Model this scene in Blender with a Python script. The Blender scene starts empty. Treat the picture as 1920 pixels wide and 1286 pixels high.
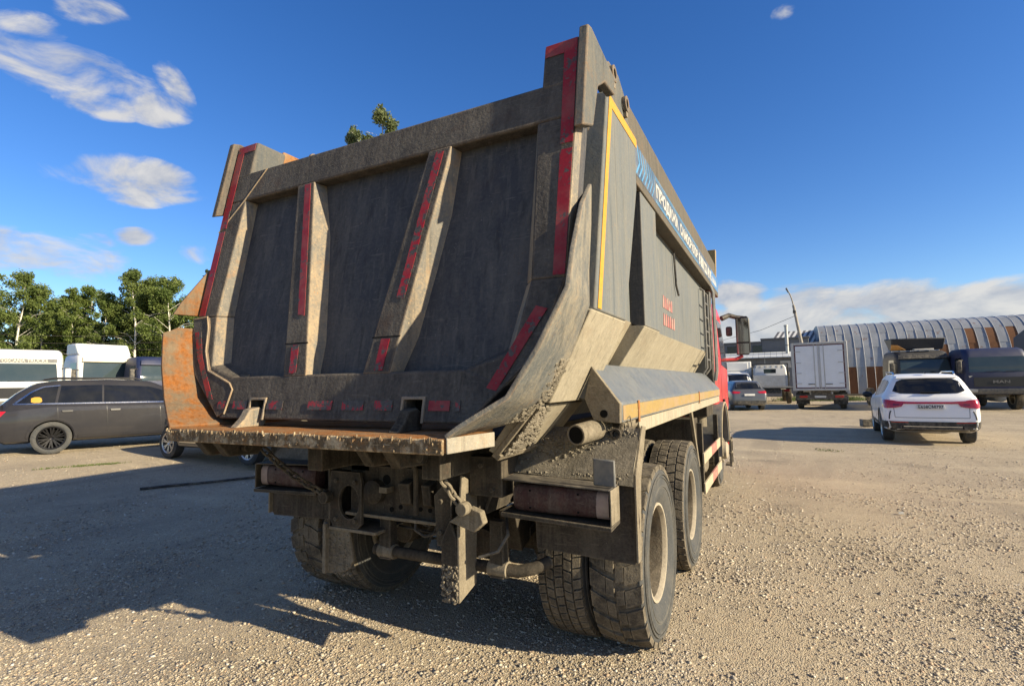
import bpy, bmesh, math, random
import numpy as np
from mathutils import Vector, Matrix
from mathutils.bvhtree import BVHTree
R = math.radians
rnd = random.Random(7)
SC = bpy.context.scene
COL = SC.collection

# ------------------------------------------------------------------ camera
CAM = Vector((2.0566, -3.2799, 1.6))
RX = Vector((0.892145, 0.451414, -0.017398))      # camera right
RD = Vector((-0.051148, 0.062671, -0.996723))     # camera down
RF = Vector((-0.448844, 0.890111, 0.079001))      # camera forward
FPX = 980.0
cd = bpy.data.cameras.new('camera'); cam = bpy.data.objects.new('camera', cd); COL.objects.link(cam)
cd.sensor_width = 36; cd.lens = FPX / 1920 * 36; cd.clip_start = 0.05; cd.clip_end = 6000
cam.matrix_world = Matrix(((RX.x, -RD.x, -RF.x, CAM.x), (RX.y, -RD.y, -RF.y, CAM.y), (RX.z, -RD.z, -RF.z, CAM.z), (0, 0, 0, 1)))
SC.camera = cam

def pray(px, py):
    return RX * ((px - 960) / FPX) + RD * ((py - 643) / FPX) + RF
def azel(px, py):
    d = pray(px, py).normalized()
    return math.atan2(d.x, d.y), math.asin(d.z)

# ------------------------------------------------------------------ light
SUN_EL, SUN_ROT = R(22.8), R(90.4)
sd = bpy.data.lights.new('sun', 'SUN'); sun = bpy.data.objects.new('sun', sd); COL.objects.link(sun)
sd.energy = 5.0; sd.angle = R(0.53); sd.color = (1.0, 0.85, 0.60)
tosun = Vector((math.sin(SUN_ROT) * math.cos(SUN_EL), math.cos(SUN_ROT) * math.cos(SUN_EL), math.sin(SUN_EL)))
sun.rotation_euler = tosun.to_track_quat('Z', 'Y').to_euler(); sun.location = (30, 0, 20)

W = bpy.data.worlds.new('World'); SC.world = W; W.use_nodes = True
wt = W.node_tree; wt.nodes.clear()
def wn(t, **k):
    n = wt.nodes.new(t)
    for a, b in k.items(): setattr(n, a, b)
    return n
def wl(a, b): wt.links.new(a, b)
def wmath(op, a, b=None, clamp=False):
    n = wn('ShaderNodeMath', operation=op); n.use_clamp = clamp
    for i, v in enumerate((a, b)):
        if v is None: continue
        if isinstance(v, (int, float)): n.inputs[i].default_value = v
        else: wl(v, n.inputs[i])
    return n.outputs[0]
sky = wn('ShaderNodeTexSky', sky_type='NISHITA'); sky.sun_disc = False
sky.sun_elevation = SUN_EL; sky.sun_rotation = SUN_ROT; sky.altitude = 150
sky.air_density = 1.0; sky.dust_density = 0.25; sky.ozone_density = 3.0
hs = wn('ShaderNodeHueSaturation'); hs.inputs['Saturation'].default_value = 1.28; hs.inputs['Hue'].default_value = 0.513
wl(sky.outputs[0], hs.inputs['Color'])
tc = wn('ShaderNodeTexCoord')
sx = wn('ShaderNodeSeparateXYZ'); wl(tc.outputs['Generated'], sx.inputs[0])
AZ = wmath('ARCTAN2', sx.outputs[0], sx.outputs[1]); EL = wmath('ARCSINE', sx.outputs[2])
cx = wn('ShaderNodeCombineXYZ'); wl(AZ, cx.inputs[0]); wl(EL, cx.inputs[1])
def wnoise(scale, stretch, off=(0, 0, 0), detail=11, rough=0.58, dist=0.45):
    m = wn('ShaderNodeMapping'); m.inputs['Scale'].default_value = (1, stretch, 1); m.inputs['Location'].default_value = off
    wl(cx.outputs[0], m.inputs[0])
    n = wn('ShaderNodeTexNoise'); n.inputs['Scale'].default_value = scale; n.inputs['Detail'].default_value = detail
    n.inputs['Roughness'].default_value = rough; n.inputs['Distortion'].default_value = dist
    wl(m.outputs[0], n.inputs['Vector']); return n.outputs[0]
clouds = [  # px centre, half sizes in px, tilt (deg, down-right positive), weight
    ((105, 128), (185, 44), 15, 1.0), ((190, 196), (75, 26), 12, .9), ((300, 203), (62, 32), 4, .85), ((328, 165), (26, 52), -25, .7),
    ((172, 22), (68, 26), 8, .85), ((45, 45), (75, 30), 15, .7), ((235, 335), (128, 42), 9, 1.0), ((244, 372), (62, 15), 10, .8), ((330, 374), (60, 11), 0, .6),
    ((85, 478), (170, 44), 5, 1.0), ((175, 455), (50, 26), 10, .8), ((250, 446), (44, 18), 0, .7), ((376, 477), (44, 22), 5, .7), ((20, 437), (50, 14), 10, .6),
    ((1660, 612), (320, 74), -2, .95), ((1850, 590), (190, 62), -4, .95), ((1395, 625), (105, 56), 0, .9), ((1384, 556), (54, 30), 0, .85), ((1540, 590), (130, 56), 0, .95),
    ((1475, 24), (30, 18), -10, .5), ((460, 28), (28, 11), 15, .45)]
best = None; low = None
for (px, py), (rx, ry), tilt, wgt in clouds:
    a0, e0 = azel(px, py)
    a1, e1 = azel(px + 10, py); a2, e2 = azel(px, py + 10)
    sxr = math.hypot(a1 - a0, e1 - e0) / 10 * rx * 1.2; syr = math.hypot(a2 - a0, e2 - e0) / 10 * ry * 1.2
    base = math.atan2(e1 - e0, a1 - a0)
    m = wn('ShaderNodeMapping', vector_type='TEXTURE')
    m.inputs['Location'].default_value = (a0, e0, 0); m.inputs['Rotation'].default_value = (0, 0, base - R(tilt))
    m.inputs['Scale'].default_value = (sxr, syr, 1)
    wl(cx.outputs[0], m.inputs[0])
    ln = wn('ShaderNodeVectorMath', operation='LENGTH'); wl(m.outputs[0], ln.inputs[0])
    v = wmath('MULTIPLY', wmath('SUBTRACT', 1.15, ln.outputs['Value']), wgt)
    best = v if best is None else wmath('MAXIMUM', best, v)
    if py > 540: low = v if low is None else wmath('MAXIMUM', low, v)      # the cumulus bank low on the right is denser
best = wmath('MAXIMUM', best, 0.0)
# thin low bank all round the horizon and clouds added out of view to neutralise the blue fill
bank = wmath('SUBTRACT', 0.42, wmath('MULTIPLY', wmath('ABSOLUTE', wmath('SUBTRACT', EL, 0.04)), 4.2))
big = wnoise(2.1, 1.8, (3.1, 1.7, 0), 3)
bank = wmath('MULTIPLY', wmath('MAXIMUM', bank, 0.0), wmath('MULTIPLY', wmath('SUBTRACT', big, 0.42), 6.0, True))
best = wmath('MAXIMUM', best, bank)
camaz = math.atan2(RF.x, RF.y)
away = wmath('MULTIPLY', wmath('SUBTRACT', 0.62, wmath('COSINE', wmath('SUBTRACT', AZ, camaz))), 3.0, True)   # mask for clouds added only out of view, for whiter fill light
fill_clouds = wmath('MULTIPLY', wmath('MULTIPLY', wmath('SUBTRACT', wnoise(2.6, 1.6, (7.7, 2.2, 0), 3), 0.42), 5.0, True), away)
best = wmath('MAXIMUM', best, wmath('MULTIPLY', fill_clouds, 0.8))
n1 = wnoise(8.0, 2.0); n1b = wnoise(8.0, 2.0, (0.0, 0.035, 0))
fld = wmath('ADD', wmath('MINIMUM', wmath('MULTIPLY', best, 1.25), 0.62), wmath('MULTIPLY', wmath('SUBTRACT', n1, 0.5), 2.6))
fld = wmath('ADD', fld, wmath('MULTIPLY', wmath('MINIMUM', wmath('MAXIMUM', low, 0.0), 0.7), 0.62))
fld = wmath('MULTIPLY', fld, wmath('MULTIPLY', best, 6.0, True))
mr = wn('ShaderNodeMapRange', interpolation_type='SMOOTHSTEP'); mr.inputs['From Min'].default_value = 0.26; mr.inputs['From Max'].default_value = 0.92; mr.inputs['To Max'].default_value = 0.93
wl(fld, mr.inputs['Value'])
shade = wmath('ADD', 0.5, wmath('MULTIPLY', wmath('SUBTRACT', n1, n1b), 4.0), True)
cr = wn('ShaderNodeMix', data_type='RGBA'); wl(shade, cr.inputs['Factor'])
cr.inputs['A'].default_value = (2.55, 2.7, 3.05, 1); cr.inputs['B'].default_value = (4.1, 4.0, 3.85, 1)
mx = wn('ShaderNodeMix', data_type='RGBA'); wl(mr.outputs[0], mx.inputs['Factor']); wl(hs.outputs[0], mx.inputs['A']); wl(cr.outputs['Result'], mx.inputs['B'])
bg = wn('ShaderNodeBackground'); bg.inputs['Strength'].default_value = 0.083
wo = wn('ShaderNodeOutputWorld'); wl(mx.outputs['Result'], bg.inputs['Color']); wl(bg.outputs[0], wo.inputs[0])

VS = SC.view_settings; VS.view_transform = 'Standard'; VS.look = 'None'; VS.exposure = 1.15; VS.gamma = 1.0; VS.use_curve_mapping = False
SC.cycles.max_bounces = 6; SC.cycles.transparent_max_bounces = 6; SC.cycles.use_denoising = True

# ------------------------------------------------------------------ helpers
def gh(x, y):
    """ground height: level yard, rising gently to the left"""
    t = min(max(-x - 8.5, 0.0), 6.0); h = 0.045 * t
    if t > 0: h *= min(1.0, t / 1.5)
    return h
def gpt(px, py):
    d = pray(px, py); t = -CAM.z / d.z
    for _ in range(12):
        p = CAM + d * t; t = (gh(p.x, p.y) - CAM.z) / d.z
    return CAM + d * t
def zpt(px, py, z): return CAM + pray(px, py) * z

class MB:
    def __init__(s): s.v = []; s.f = []; s.m = None
    def add(s, vs, fs):
        b = len(s.v); s.v += [tuple(v) for v in vs]; s.f += [tuple(i + b for i in f) for f in fs]; return s
    def box(s, x0, x1, y0, y1, z0, z1):
        return s.add([(x0, y0, z0), (x1, y0, z0), (x1, y1, z0), (x0, y1, z0), (x0, y0, z1), (x1, y0, z1), (x1, y1, z1), (x0, y1, z1)],
                     [(0, 3, 2, 1), (4, 5, 6, 7), (0, 1, 5, 4), (1, 2, 6, 5), (2, 3, 7, 6), (3, 0, 4, 7)])
    def hexa(s, a, b):
        """a, b: two quads (lists of 4 points) joined"""
        return s.add(list(a) + list(b), [(0, 3, 2, 1), (4, 5, 6, 7), (0, 1, 5, 4), (1, 2, 6, 5), (2, 3, 7, 6), (3, 0, 4, 7)])
    def prism(s, A, B):
        """A, B: equal polygons in 3D"""
        n = len(A)
        return s.add(list(A) + list(B), [tuple(range(n))[::-1], tuple(range(n, 2 * n))] + [(i, (i + 1) % n, n + (i + 1) % n, n + i) for i in range(n)])
    def xprism(s, poly, x0, x1): return s.prism([(x0, y, z) for y, z in poly], [(x1, y, z) for y, z in poly])
    def yprism(s, poly, y0, y1): return s.prism([(x, y0, z) for x, z in poly], [(x, y1, z) for x, z in poly])
    def zprism(s, poly, z0, z1): return s.prism([(x, y, z0) for x, y in poly], [(x, y, z1) for x, y in poly])
    def loft(s, rings, cap=True, closed=True):
        n = len(rings[0]); vs = [p for r in rings for p in r]; fs = []
        for k in range(len(rings) - 1):
            for i in range(n if closed else n - 1):
                j = (i + 1) % n; fs.append((k * n + i, k * n + j, (k + 1) * n + j, (k + 1) * n + i))
        if cap and closed: fs += [tuple(range(n))[::-1], tuple(range((len(rings) - 1) * n, len(rings) * n))]
        return s.add(vs, fs)
    def tube(s, path, r, n=10, cap=True):
        path = [Vector(p) for p in path]; rr = r if isinstance(r, (list, tuple)) else [r] * len(path); rings = []; up = None
        for i, p in enumerate(path):
            d = (path[min(i + 1, len(path) - 1)] - path[max(i - 1, 0)]).normalized()
            if up is None: up = Vector((0, 0, 1)) if abs(d.z) < .9 else Vector((1, 0, 0))
            a = d.cross(up).normalized(); up = a.cross(d).normalized()
            rings.append([p + a * math.cos(2 * math.pi * k / n) * rr[i] + up * math.sin(2 * math.pi * k / n) * rr[i] for k in range(n)])
        return s.loft(rings, cap)
    def lathe(s, prof, c, axis='x', n=32, closed=False):
        """prof: (axial, radius) list"""
        rings = []
        for a, r in prof:
            ring = []
            for k in range(n):
                t = 2 * math.pi * k / n; u, w = r * math.cos(t), r * math.sin(t)
                ring.append({'x': (c[0] + a, c[1] + u, c[2] + w), 'y': (c[0] + u, c[1] + a, c[2] + w), 'z': (c[0] + u, c[1] + w, c[2] + a)}[axis])
            rings.append(ring)
        if closed: rings.append(rings[0])
        return s.loft(rings, cap=not closed)
    def sphere(s, c, r, nu=8, nv=6, jit=0):
        prof = []
        for i in range(1, nv):
            a = math.pi * i / nv; prof.append((-math.cos(a), math.sin(a)))
        rings = [[(c[0] + (r[0] if isinstance(r, tuple) else r) * q * math.cos(2 * math.pi * k / nu) * (1 + rnd.uniform(-jit, jit)), c[1] + (r[1] if isinstance(r, tuple) else r) * q * math.sin(2 * math.pi * k / nu) * (1 + rnd.uniform(-jit, jit)), c[2] + (r[2] if isinstance(r, tuple) else r) * a) for k in range(nu)] for a, q in prof]
        return s.loft(rings, True)
    def build(s, name, mat, parent=None, bevel=0.0, seg=2, smooth=35, solid=0.0, recalc=True, loc=None):
        me = bpy.data.meshes.new(name); me.from_pydata(s.v, [], s.f)
        if recalc:
            bm = bmesh.new(); bm.from_mesh(me); bmesh.ops.recalc_face_normals(bm, faces=bm.faces); bm.to_mesh(me); bm.free()
        o = bpy.data.objects.new(name, me); COL.objects.link(o)
        if isinstance(mat, (list, tuple)):
            for m in mat: me.materials.append(m)
        else: me.materials.append(mat)
        if smooth:
            me.shade_smooth(); me.set_sharp_from_angle(angle=R(smooth))
        if solid:
            md = o.modifiers.new('thickness', 'SOLIDIFY'); md.thickness = solid; md.offset = 0
        if bevel:
            md = o.modifiers.new('edge', 'BEVEL'); md.width = bevel; md.segments = seg; md.limit_method = 'ANGLE'; md.angle_limit = R(30); md.harden_normals = False
        if parent: o.parent = parent
        if loc: o.location = loc
        return o
def tag(o, label=None, cat=None, group=None, kind=None):
    if label: o['label'] = label
    if cat: o['category'] = cat
    if group: o['group'] = group
    if kind: o['kind'] = kind
    return o
def empty(name, loc=(0, 0, 0), rz=0.0):
    o = bpy.data.objects.new(name, None); COL.objects.link(o); o.location = loc; o.rotation_euler = (0, 0, rz); o.empty_display_size = .2; return o
def copy_tree(o, parent=None):
    c = o.copy(); COL.objects.link(c); c.parent = parent
    for ch in list(o.children): copy_tree(ch, c)
    return c
def mirx(mb):
    m = MB(); m.v = [(-x, y, z) for x, y, z in mb.v]; m.f = [tuple(reversed(f)) for f in mb.f]; return m
def text_mesh(txt, size, mat, name='lettering', parent=None, matrix=None, width=None, extrude=0.001, bold=0.0):
    cu = bpy.data.curves.new('txt', 'FONT'); cu.body = txt; cu.size = size; cu.extrude = extrude; cu.align_x = 'LEFT'; cu.offset = bold
    cu.resolution_u = 3
    to = bpy.data.objects.new('txt', cu); COL.objects.link(to)
    bpy.context.view_layer.update()
    me = bpy.data.meshes.new_from_object(to.evaluated_get(bpy.context.evaluated_depsgraph_get()))
    bpy.data.objects.remove(to); bpy.data.curves.remove(cu)
    xs = [v.co.x for v in me.vertices]
    if width and xs:
        k = width / (max(xs) - min(xs)); x0 = min(xs)
        for v in me.vertices: v.co.x = (v.co.x - x0) * k
    if matrix: me.transform(matrix)
    me.name = name; me.materials.clear(); me.materials.append(mat)
    o = bpy.data.objects.new(name, me); COL.objects.link(o)
    if parent: o.parent = parent
    return o
def basis(o, ux, uy):
    """matrix sending text x->ux, y->uy at origin o"""
    ux = Vector(ux).normalized(); uy = Vector(uy).normalized(); uz = ux.cross(uy)
    return Matrix(((ux.x, uy.x, uz.x, o[0]), (ux.y, uy.y, uz.y, o[1]), (ux.z, uy.z, uz.z, o[2]), (0, 0, 0, 1)))

# ------------------------------------------------------------------ materials
class NT:
    def __init__(s, name):
        s.mat = bpy.data.materials.new(name); s.mat.use_nodes = True; s.t = s.mat.node_tree; s.t.nodes.clear()
        s.out = s.n('ShaderNodeOutputMaterial'); s.b = s.n('ShaderNodeBsdfPrincipled'); s.l(s.b.outputs[0], s.out.inputs[0])
        s.tc = s.n('ShaderNodeTexCoord')
    def n(s, t, **k):
        n = s.t.nodes.new(t)
        for a, b in k.items(): setattr(n, a, b)
        return n
    def l(s, a, b): s.t.links.new(a, b)
    def setv(s, sock, v):
        if isinstance(v, (int, float)): sock.default_value = v
        elif isinstance(v, (tuple, list)): sock.default_value = (*v, 1) if len(v) == 3 and len(sock.default_value) == 4 else v
        else: s.l(v, sock)
    def noise(s, scale, detail=6, rough=.6, dist=0, stretch=None, coord=None, off=(0, 0, 0)):
        src = coord or s.tc.outputs['Object']
        m = s.n('ShaderNodeMapping'); m.inputs['Scale'].default_value = stretch or (1, 1, 1); m.inputs['Location'].default_value = off; s.l(src, m.inputs[0])
        n = s.n('ShaderNodeTexNoise'); n.inputs['Scale'].default_value = scale; n.inputs['Detail'].default_value = detail
        n.inputs['Roughness'].default_value = rough; n.inputs['Distortion'].default_value = dist
        s.l(m.outputs[0], n.inputs['Vector']); return n.outputs[0]
    def vor(s, scale, feature='F1', out='Distance', coord=None, rand=1.0):
        n = s.n('ShaderNodeTexVoronoi', feature=feature); n.inputs['Scale'].default_value = scale; n.inputs['Randomness'].default_value = rand
        s.l(coord or s.tc.outputs['Object'], n.inputs['Vector']); return n.outputs[out]
    def rng(s, v, a, b, c=0.0, d=1.0):
        n = s.n('ShaderNodeMapRange'); n.inputs[1].default_value = a; n.inputs[2].default_value = b; n.inputs[3].default_value = c; n.inputs[4].default_value = d
        s.l(v, n.inputs[0]); return n.outputs[0]
    def math(s, op, a, b=0.0, clamp=False):
        n = s.n('ShaderNodeMath', operation=op); n.use_clamp = clamp; s.setv(n.inputs[0], a); s.setv(n.inputs[1], b); return n.outputs[0]
    def mix(s, f, a, b, blend='MIX'):
        n = s.n('ShaderNodeMix', data_type='RGBA', blend_type=blend); s.setv(n.inputs['Factor'], f); s.setv(n.inputs['A'], a); s.setv(n.inputs['B'], b); return n.outputs['Result']
    def bump(s, h, strength=.3, dist=.01):
        n = s.n('ShaderNodeBump'); n.inputs['Strength'].default_value = strength; n.inputs['Distance'].default_value = dist; s.l(h, n.inputs['Height']); s.l(n.outputs[0], s.b.inputs['Normal'])
    def point(s): return s.n('ShaderNodeNewGeometry').outputs['Pointiness']
    def fin(s, color=None, rough=None, metal=None, spec=None, coat=None):
        for k, v in (('Base Color', color), ('Roughness', rough), ('Metallic', metal), ('Specular IOR Level', spec), ('Coat Weight', coat)):
            if v is not None: s.setv(s.b.inputs[k], v)
        return s.mat
def plain(name, col, rough=.5, metal=0.0, spec=.5, var=.12, scale=4, coat=0.0, dust=0.0):
    t = NT(name); n = t.noise(scale, 6); n2 = t.noise(scale * 14, 3)
    c = t.mix(t.rng(n, .3, .7), tuple(max(0, v * (1 - var)) for v in col), tuple(min(1, v * (1 + var)) for v in col))
    if dust: c = t.mix(t.math('MULTIPLY', t.rng(t.noise(scale * 2.3, 8, .7), .42, .68), dust, True), c, (.33, .29, .22))
    return t.fin(c, t.rng(n2, .2, .8, max(.02, rough - .08), min(1, rough + .08)), metal, spec, coat)
def weathered(name, base, base2, dust=(.30, .26, .19), dusta=.5, rust=(.22, .09, .035), rusta=.0, edge=None, edgea=.0, scale=3.0, rough=.72, bump=.25, bscale=70, streak=.35, spec=.15, dthr=(.42, .66), rthr=(.55, .68)):
    t = NT(name)
    n1 = t.noise(scale, 9, .62, .3); n2 = t.noise(scale * 2.7, 9, .68, off=(3, 1, 7)); n3 = t.noise(bscale, 5, .65)
    st = t.noise(9, 6, .6, stretch=(1.6, 1.6, .10)); sp = t.noise(34, 4, .7, off=(9, 2, 2))
    c = t.mix(t.rng(t.math('ADD', t.math('MULTIPLY', n2, .5), t.math('MULTIPLY', t.noise(scale * 11, 8, .75, off=(2, 2, 9)), .5)), .38, .62), base, base2)
    c = t.mix(t.rng(sp, .35, .75, 0, .35), c, tuple(v * .55 for v in base))
    dm = t.math('ADD', t.math('MULTIPLY', n1, 1 - streak), t.math('MULTIPLY', st, streak))
    dm = t.math('ADD', dm, t.math('MULTIPLY', t.math('SUBTRACT', n3, .5), .45))
    c = t.mix(t.math('MULTIPLY', t.rng(dm, *dthr), dusta, True), c, dust)
    # run marks, chips and fine scratches
    dr = t.noise(30, 3, .55, stretch=(1, 1, .045), off=(1, 4, 6)); c = t.mix(t.math('MULTIPLY', t.rng(dr, .56, .66), .30), c, dust)
    dk = t.noise(24, 3, .55, stretch=(1, 1, .06), off=(6, 1, 2)); c = t.mix(t.math('MULTIPLY', t.rng(dk, .58, .68), .40), c, tuple(v * .45 for v in base))
    ch = t.noise(75, 3, .6, off=(4, 4, 1)); c = t.mix(t.math('MULTIPLY', t.rng(ch, .66, .69), t.rng(n2, .40, .58, 0, .75)), c, tuple(min(1, v * 1.3) for v in dust))
    ru = t.math('MULTIPLY', t.rng(t.noise(95, 2, .6, off=(1, 8, 3)), .67, .70), t.rng(n1, .45, .6, 0, .8)); c = t.mix(ru, c, rust)
    sc = t.noise(26, 2, .5, stretch=(.25, 3.0, 3.0), dist=1.2, off=(2, 5, 1)); c = t.mix(t.rng(sc, .665, .70, 0, .35), c, tuple(min(1, v * 1.25) for v in dust))
    if rusta:
        rm = t.math('ADD', t.math('MULTIPLY', t.noise(scale * 1.7, 10, .7, off=(7, 3, 1)), .8), t.math('MULTIPLY', n3, .2))
        c = t.mix(t.math('MULTIPLY', t.rng(rm, *rthr), rusta, True), c, t.mix(t.rng(n3, .35, .65), rust, tuple(v * .55 for v in rust)))
    if edgea:
        bv_ = t.n('ShaderNodeBevel', samples=3); bv_.inputs['Radius'].default_value = .014; ge = t.n('ShaderNodeNewGeometry'); dp = t.n('ShaderNodeVectorMath', operation='DOT_PRODUCT'); t.l(bv_.outputs[0], dp.inputs[0]); t.l(ge.outputs['Normal'], dp.inputs[1])
        e = t.math('MULTIPLY', t.rng(dp.outputs['Value'], .985, .90), t.rng(n2, .3, .6)); c = t.mix(t.math('MULTIPLY', e, edgea, True), c, edge)
    hgt = t.math('ADD', t.math('MULTIPLY', n3, .6), t.math('MULTIPLY', sp, .6)); t.bump(hgt, bump, .012)
    return t.fin(c, t.rng(n2, .3, .7, rough - .1, min(1, rough + .12)), 0, spec)
def carpaint(name, col, dust=.15, coat=.7, metal=.0, rough=.35, spec=.5, crough=.18):
    t = NT(name); n = t.noise(1.6, 8, .65); z = t.noise(22, 4)
    c = t.mix(t.math('MULTIPLY', t.rng(n, .35, .7), dust, True), col, (.32, .28, .22))
    t.bump(t.noise(3, 2), .02, .02)
    t.b.inputs['Coat Roughness'].default_value = crough
    return t.fin(c, t.rng(z, .3, .7, rough, rough + .12), metal, spec, coat)
def glassy(name, col=(.006, .007, .009), rough=.04):
    t = NT(name); n = t.noise(1.3, 6, .6)
    c = t.mix(t.rng(n, .4, .75, 0, .05), col, (.3, .28, .24))
    return t.fin(c, t.rng(n, .3, .7, rough, rough + .06), 0, .5, .0)
M = {}
DUST = (.36, .31, .225)
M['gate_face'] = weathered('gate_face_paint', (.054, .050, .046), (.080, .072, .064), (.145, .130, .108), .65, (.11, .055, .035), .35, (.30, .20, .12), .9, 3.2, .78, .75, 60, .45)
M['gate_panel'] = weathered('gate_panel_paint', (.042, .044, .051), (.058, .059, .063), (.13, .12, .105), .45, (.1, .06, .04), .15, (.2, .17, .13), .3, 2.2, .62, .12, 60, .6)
M['gate_side'] = weathered('gate_side_lit', (.135, .135, .125), (.19, .175, .148), (.37, .275, .165), .78, (.38, .19, .08), .55, (.45, .32, .19), .8, 3.0, .75, .35)  # paler than the gate face: sunlight on the sides is in this colour
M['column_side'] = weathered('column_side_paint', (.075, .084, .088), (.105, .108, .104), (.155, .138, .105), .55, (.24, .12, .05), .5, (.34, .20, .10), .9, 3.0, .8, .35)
M['body_side'] = weathered('body_side_paint', (.098, .115, .128), (.118, .130, .138), (.185, .172, .138), .62, (.26, .15, .07), .30, (.30, .25, .18), .6, 1.1, .72, .16, 70, .85, .15, (.32, .80), (.61, .70))
M['skirt'] = weathered('skirt_paint', (.085, .10, .115), (.11, .122, .132), (.17, .165, .14), .5, (.2, .12, .07), .2, (.28, .25, .2), .6, 1.2, .5, .12, 70, .8, .45, (.3, .8))
M['dusty_plate'] = weathered('dusty_plate', (.24, .215, .165), (.31, .275, .205), (.36, .325, .25), .6, (.22, .13, .07), .28, (.36, .30, .2), .4, 2.8, .85, .2, 70, .5)
M['rail_side'] = weathered('rail_side_paint', (.072, .068, .060), (.098, .090, .075), (.14, .12, .09), .6, (.24, .13, .06), .35, (.28, .22, .15), .6, 2.4, .8, .16, 70, .6, .12, (.32, .76))
M['rust'] = weathered('rusty_plate', (.20, .105, .045), (.26, .15, .07), (.30, .21, .12), .6, (.34, .125, .024), .9, (.30, .12, .04), .5, 5.5, .85, .6, 55, .15, .25, (.45, .68), (.44, .58))
M['lip_edge'] = weathered('lip_edge_crust', (.10, .075, .05), (.16, .115, .06), (.46, .38, .25), .9, (.33, .15, .04), .6, (.4, .3, .2), .4, 12, .9, .9, 40, .1, .2, (.50, .62), (.5, .62))
M['lip_white'] = weathered('lip_scraped_edge', (.22, .205, .17), (.28, .26, .22), (.33, .28, .21), .6, (.42, .22, .08), .45, None, 0, 7, .8, .5)
M['chassis'] = weathered('dusty_chassis', (.030, .026, .021), (.048, .042, .033), (.095, .081, .060), .7, (.16, .08, .05), .25, (.3, .26, .2), .4, 6, .85, .4)
M['chassis_pale'] = weathered('mud_caked_steel', (.125, .108, .080), (.18, .155, .115), (.26, .225, .165), .7, (.12, .07, .04), .35, (.28, .24, .18), .4, 6, .9, .6)
M['crust'] = weathered('concrete_crust', (.12, .108, .085), (.18, .158, .122), (.25, .22, .17), .7, (.15, .12, .09), .3, None, 0, 9, .95, .6, 90, .1)
M['flap'] = weathered('rubber_flap', (.036, .031, .026), (.056, .048, .039), (.12, .102, .078), .65, (.1, .06, .045), .2, (.24, .2, .15), .4, 3, .85, .25)
M['tread'] = weathered('tyre_tread', (.052, .046, .039), (.075, .066, .054), (.19, .162, .118), .85, (.05, .045, .04), .0, (.27, .23, .17), .5, 7, .92, .5, 90, .1)
M['sidewall'] = weathered('tyre_sidewall', (.046, .050, .054), (.062, .066, .069), (.105, .098, .085), .5, (.05, .045, .04), 0, (.22, .2, .16), .4, 5, .8, .15, 90, .1)
M['rim'] = weathered('dusty_rim', (.25, .22, .17), (.33, .29, .225), (.37, .32, .245), .6, (.17, .12, .08), .35, (.42, .38, .3), .5, 8, .7, .3)
M['rim_dark'] = weathered('rim_dish', (.075, .064, .05), (.11, .095, .072), (.19, .16, .12), .7, (.12, .08, .05), .3, None, 0, 8, .9, .5)
M['hole'] = plain('dark_interior', (.008, .008, .008), .9, 0, .1)
M['lampglass'] = weathered('dusty_lamp_lens', (.045, .024, .023), (.068, .036, .033), (.14, .115, .095), .6, (.16, .012, .012), .3, None, 0, 5, .55, .1)
M['lampend'] = plain('lamp_end_cap', (.26, .19, .165), .6, var=.15, scale=15, dust=.5)
M['cab_red'] = carpaint('cab_red_paint', (.42, .012, .018), .22, .35)
M['black'] = plain('black_plastic', (.016, .016, .017), .55, 0, .4, dust=.35)
M['blackc'] = plain('black_trim', (.010, .010, .011), .4, 0, .5)
M['grey_pl'] = plain('grey_plastic', (.09, .095, .1), .6, dust=.4)
M['pale'] = plain('pale_grey_paint', (.42, .42, .41), .5, dust=.5)
M['chrome'] = plain('chrome_trim', (.62, .62, .62), .18, 1.0)
M['glass'] = glassy('tinted_glass')
M['glass_blue'] = glassy('sky_tinted_glass', (.03, .045, .05))
M['mirror'] = plain('mirror_glass', (.32, .34, .37), .03, 1.0, var=.02)
def tape(name, col, thr, dust=.25, wear=(.052, .047, .042)):
    t = NT(name); n = t.noise(16, 8, .72); n2 = t.noise(60, 4, .7); s = t.math('ADD', t.math('MULTIPLY', n, .75), t.math('MULTIPLY', n2, .25))
    c = t.mix(t.rng(n2, .3, .7), col, tuple(v * .7 for v in col)); c = t.mix(t.math('MULTIPLY', t.rng(t.noise(5, 8), .45, .7), dust, True), c, (.28, .2, .15))
    c = t.mix(t.rng(s, thr, thr + .02), c, t.mix(t.rng(n2, .45, .7), wear, tuple(v * 1.9 for v in wear)))
    return t.fin(c, .55, 0, .35)
M['tape'] = tape('red_tape', (.27, .009, .018), .55, .35)
M['tape_worn'] = tape('red_tape_worn', (.33, .012, .022), .50, .2)
M['tape_torn'] = tape('red_tape_torn', (.36, .014, .024), .47, .2)
M['yellow'] = tape('yellow_tape', (.52, .27, .018), .70, .25, (.12, .11, .09))
M['yellow_d'] = tape('yellow_tape_dusty', (.31, .215, .075), .58, .75, (.16, .14, .1))
M['band'] = plain('banner_film', (.035, .06, .095), .5, var=.25, scale=3, dust=.35)
M['lblue'] = plain('light_blue_film', (.06, .22, .40), .5, dust=.2)
M['mblue'] = plain('blue_film', (.035, .13, .3), .5, dust=.25)
M['ltext'] = plain('white_film', (.42, .41, .36), .5, dust=.25)
M['red_faded'] = plain('faded_red_film', (.27, .085, .075), .6, dust=.75)
M['steel_dark'] = plain('dark_steel', (.055, .05, .045), .6, .2, dust=.5)
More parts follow.
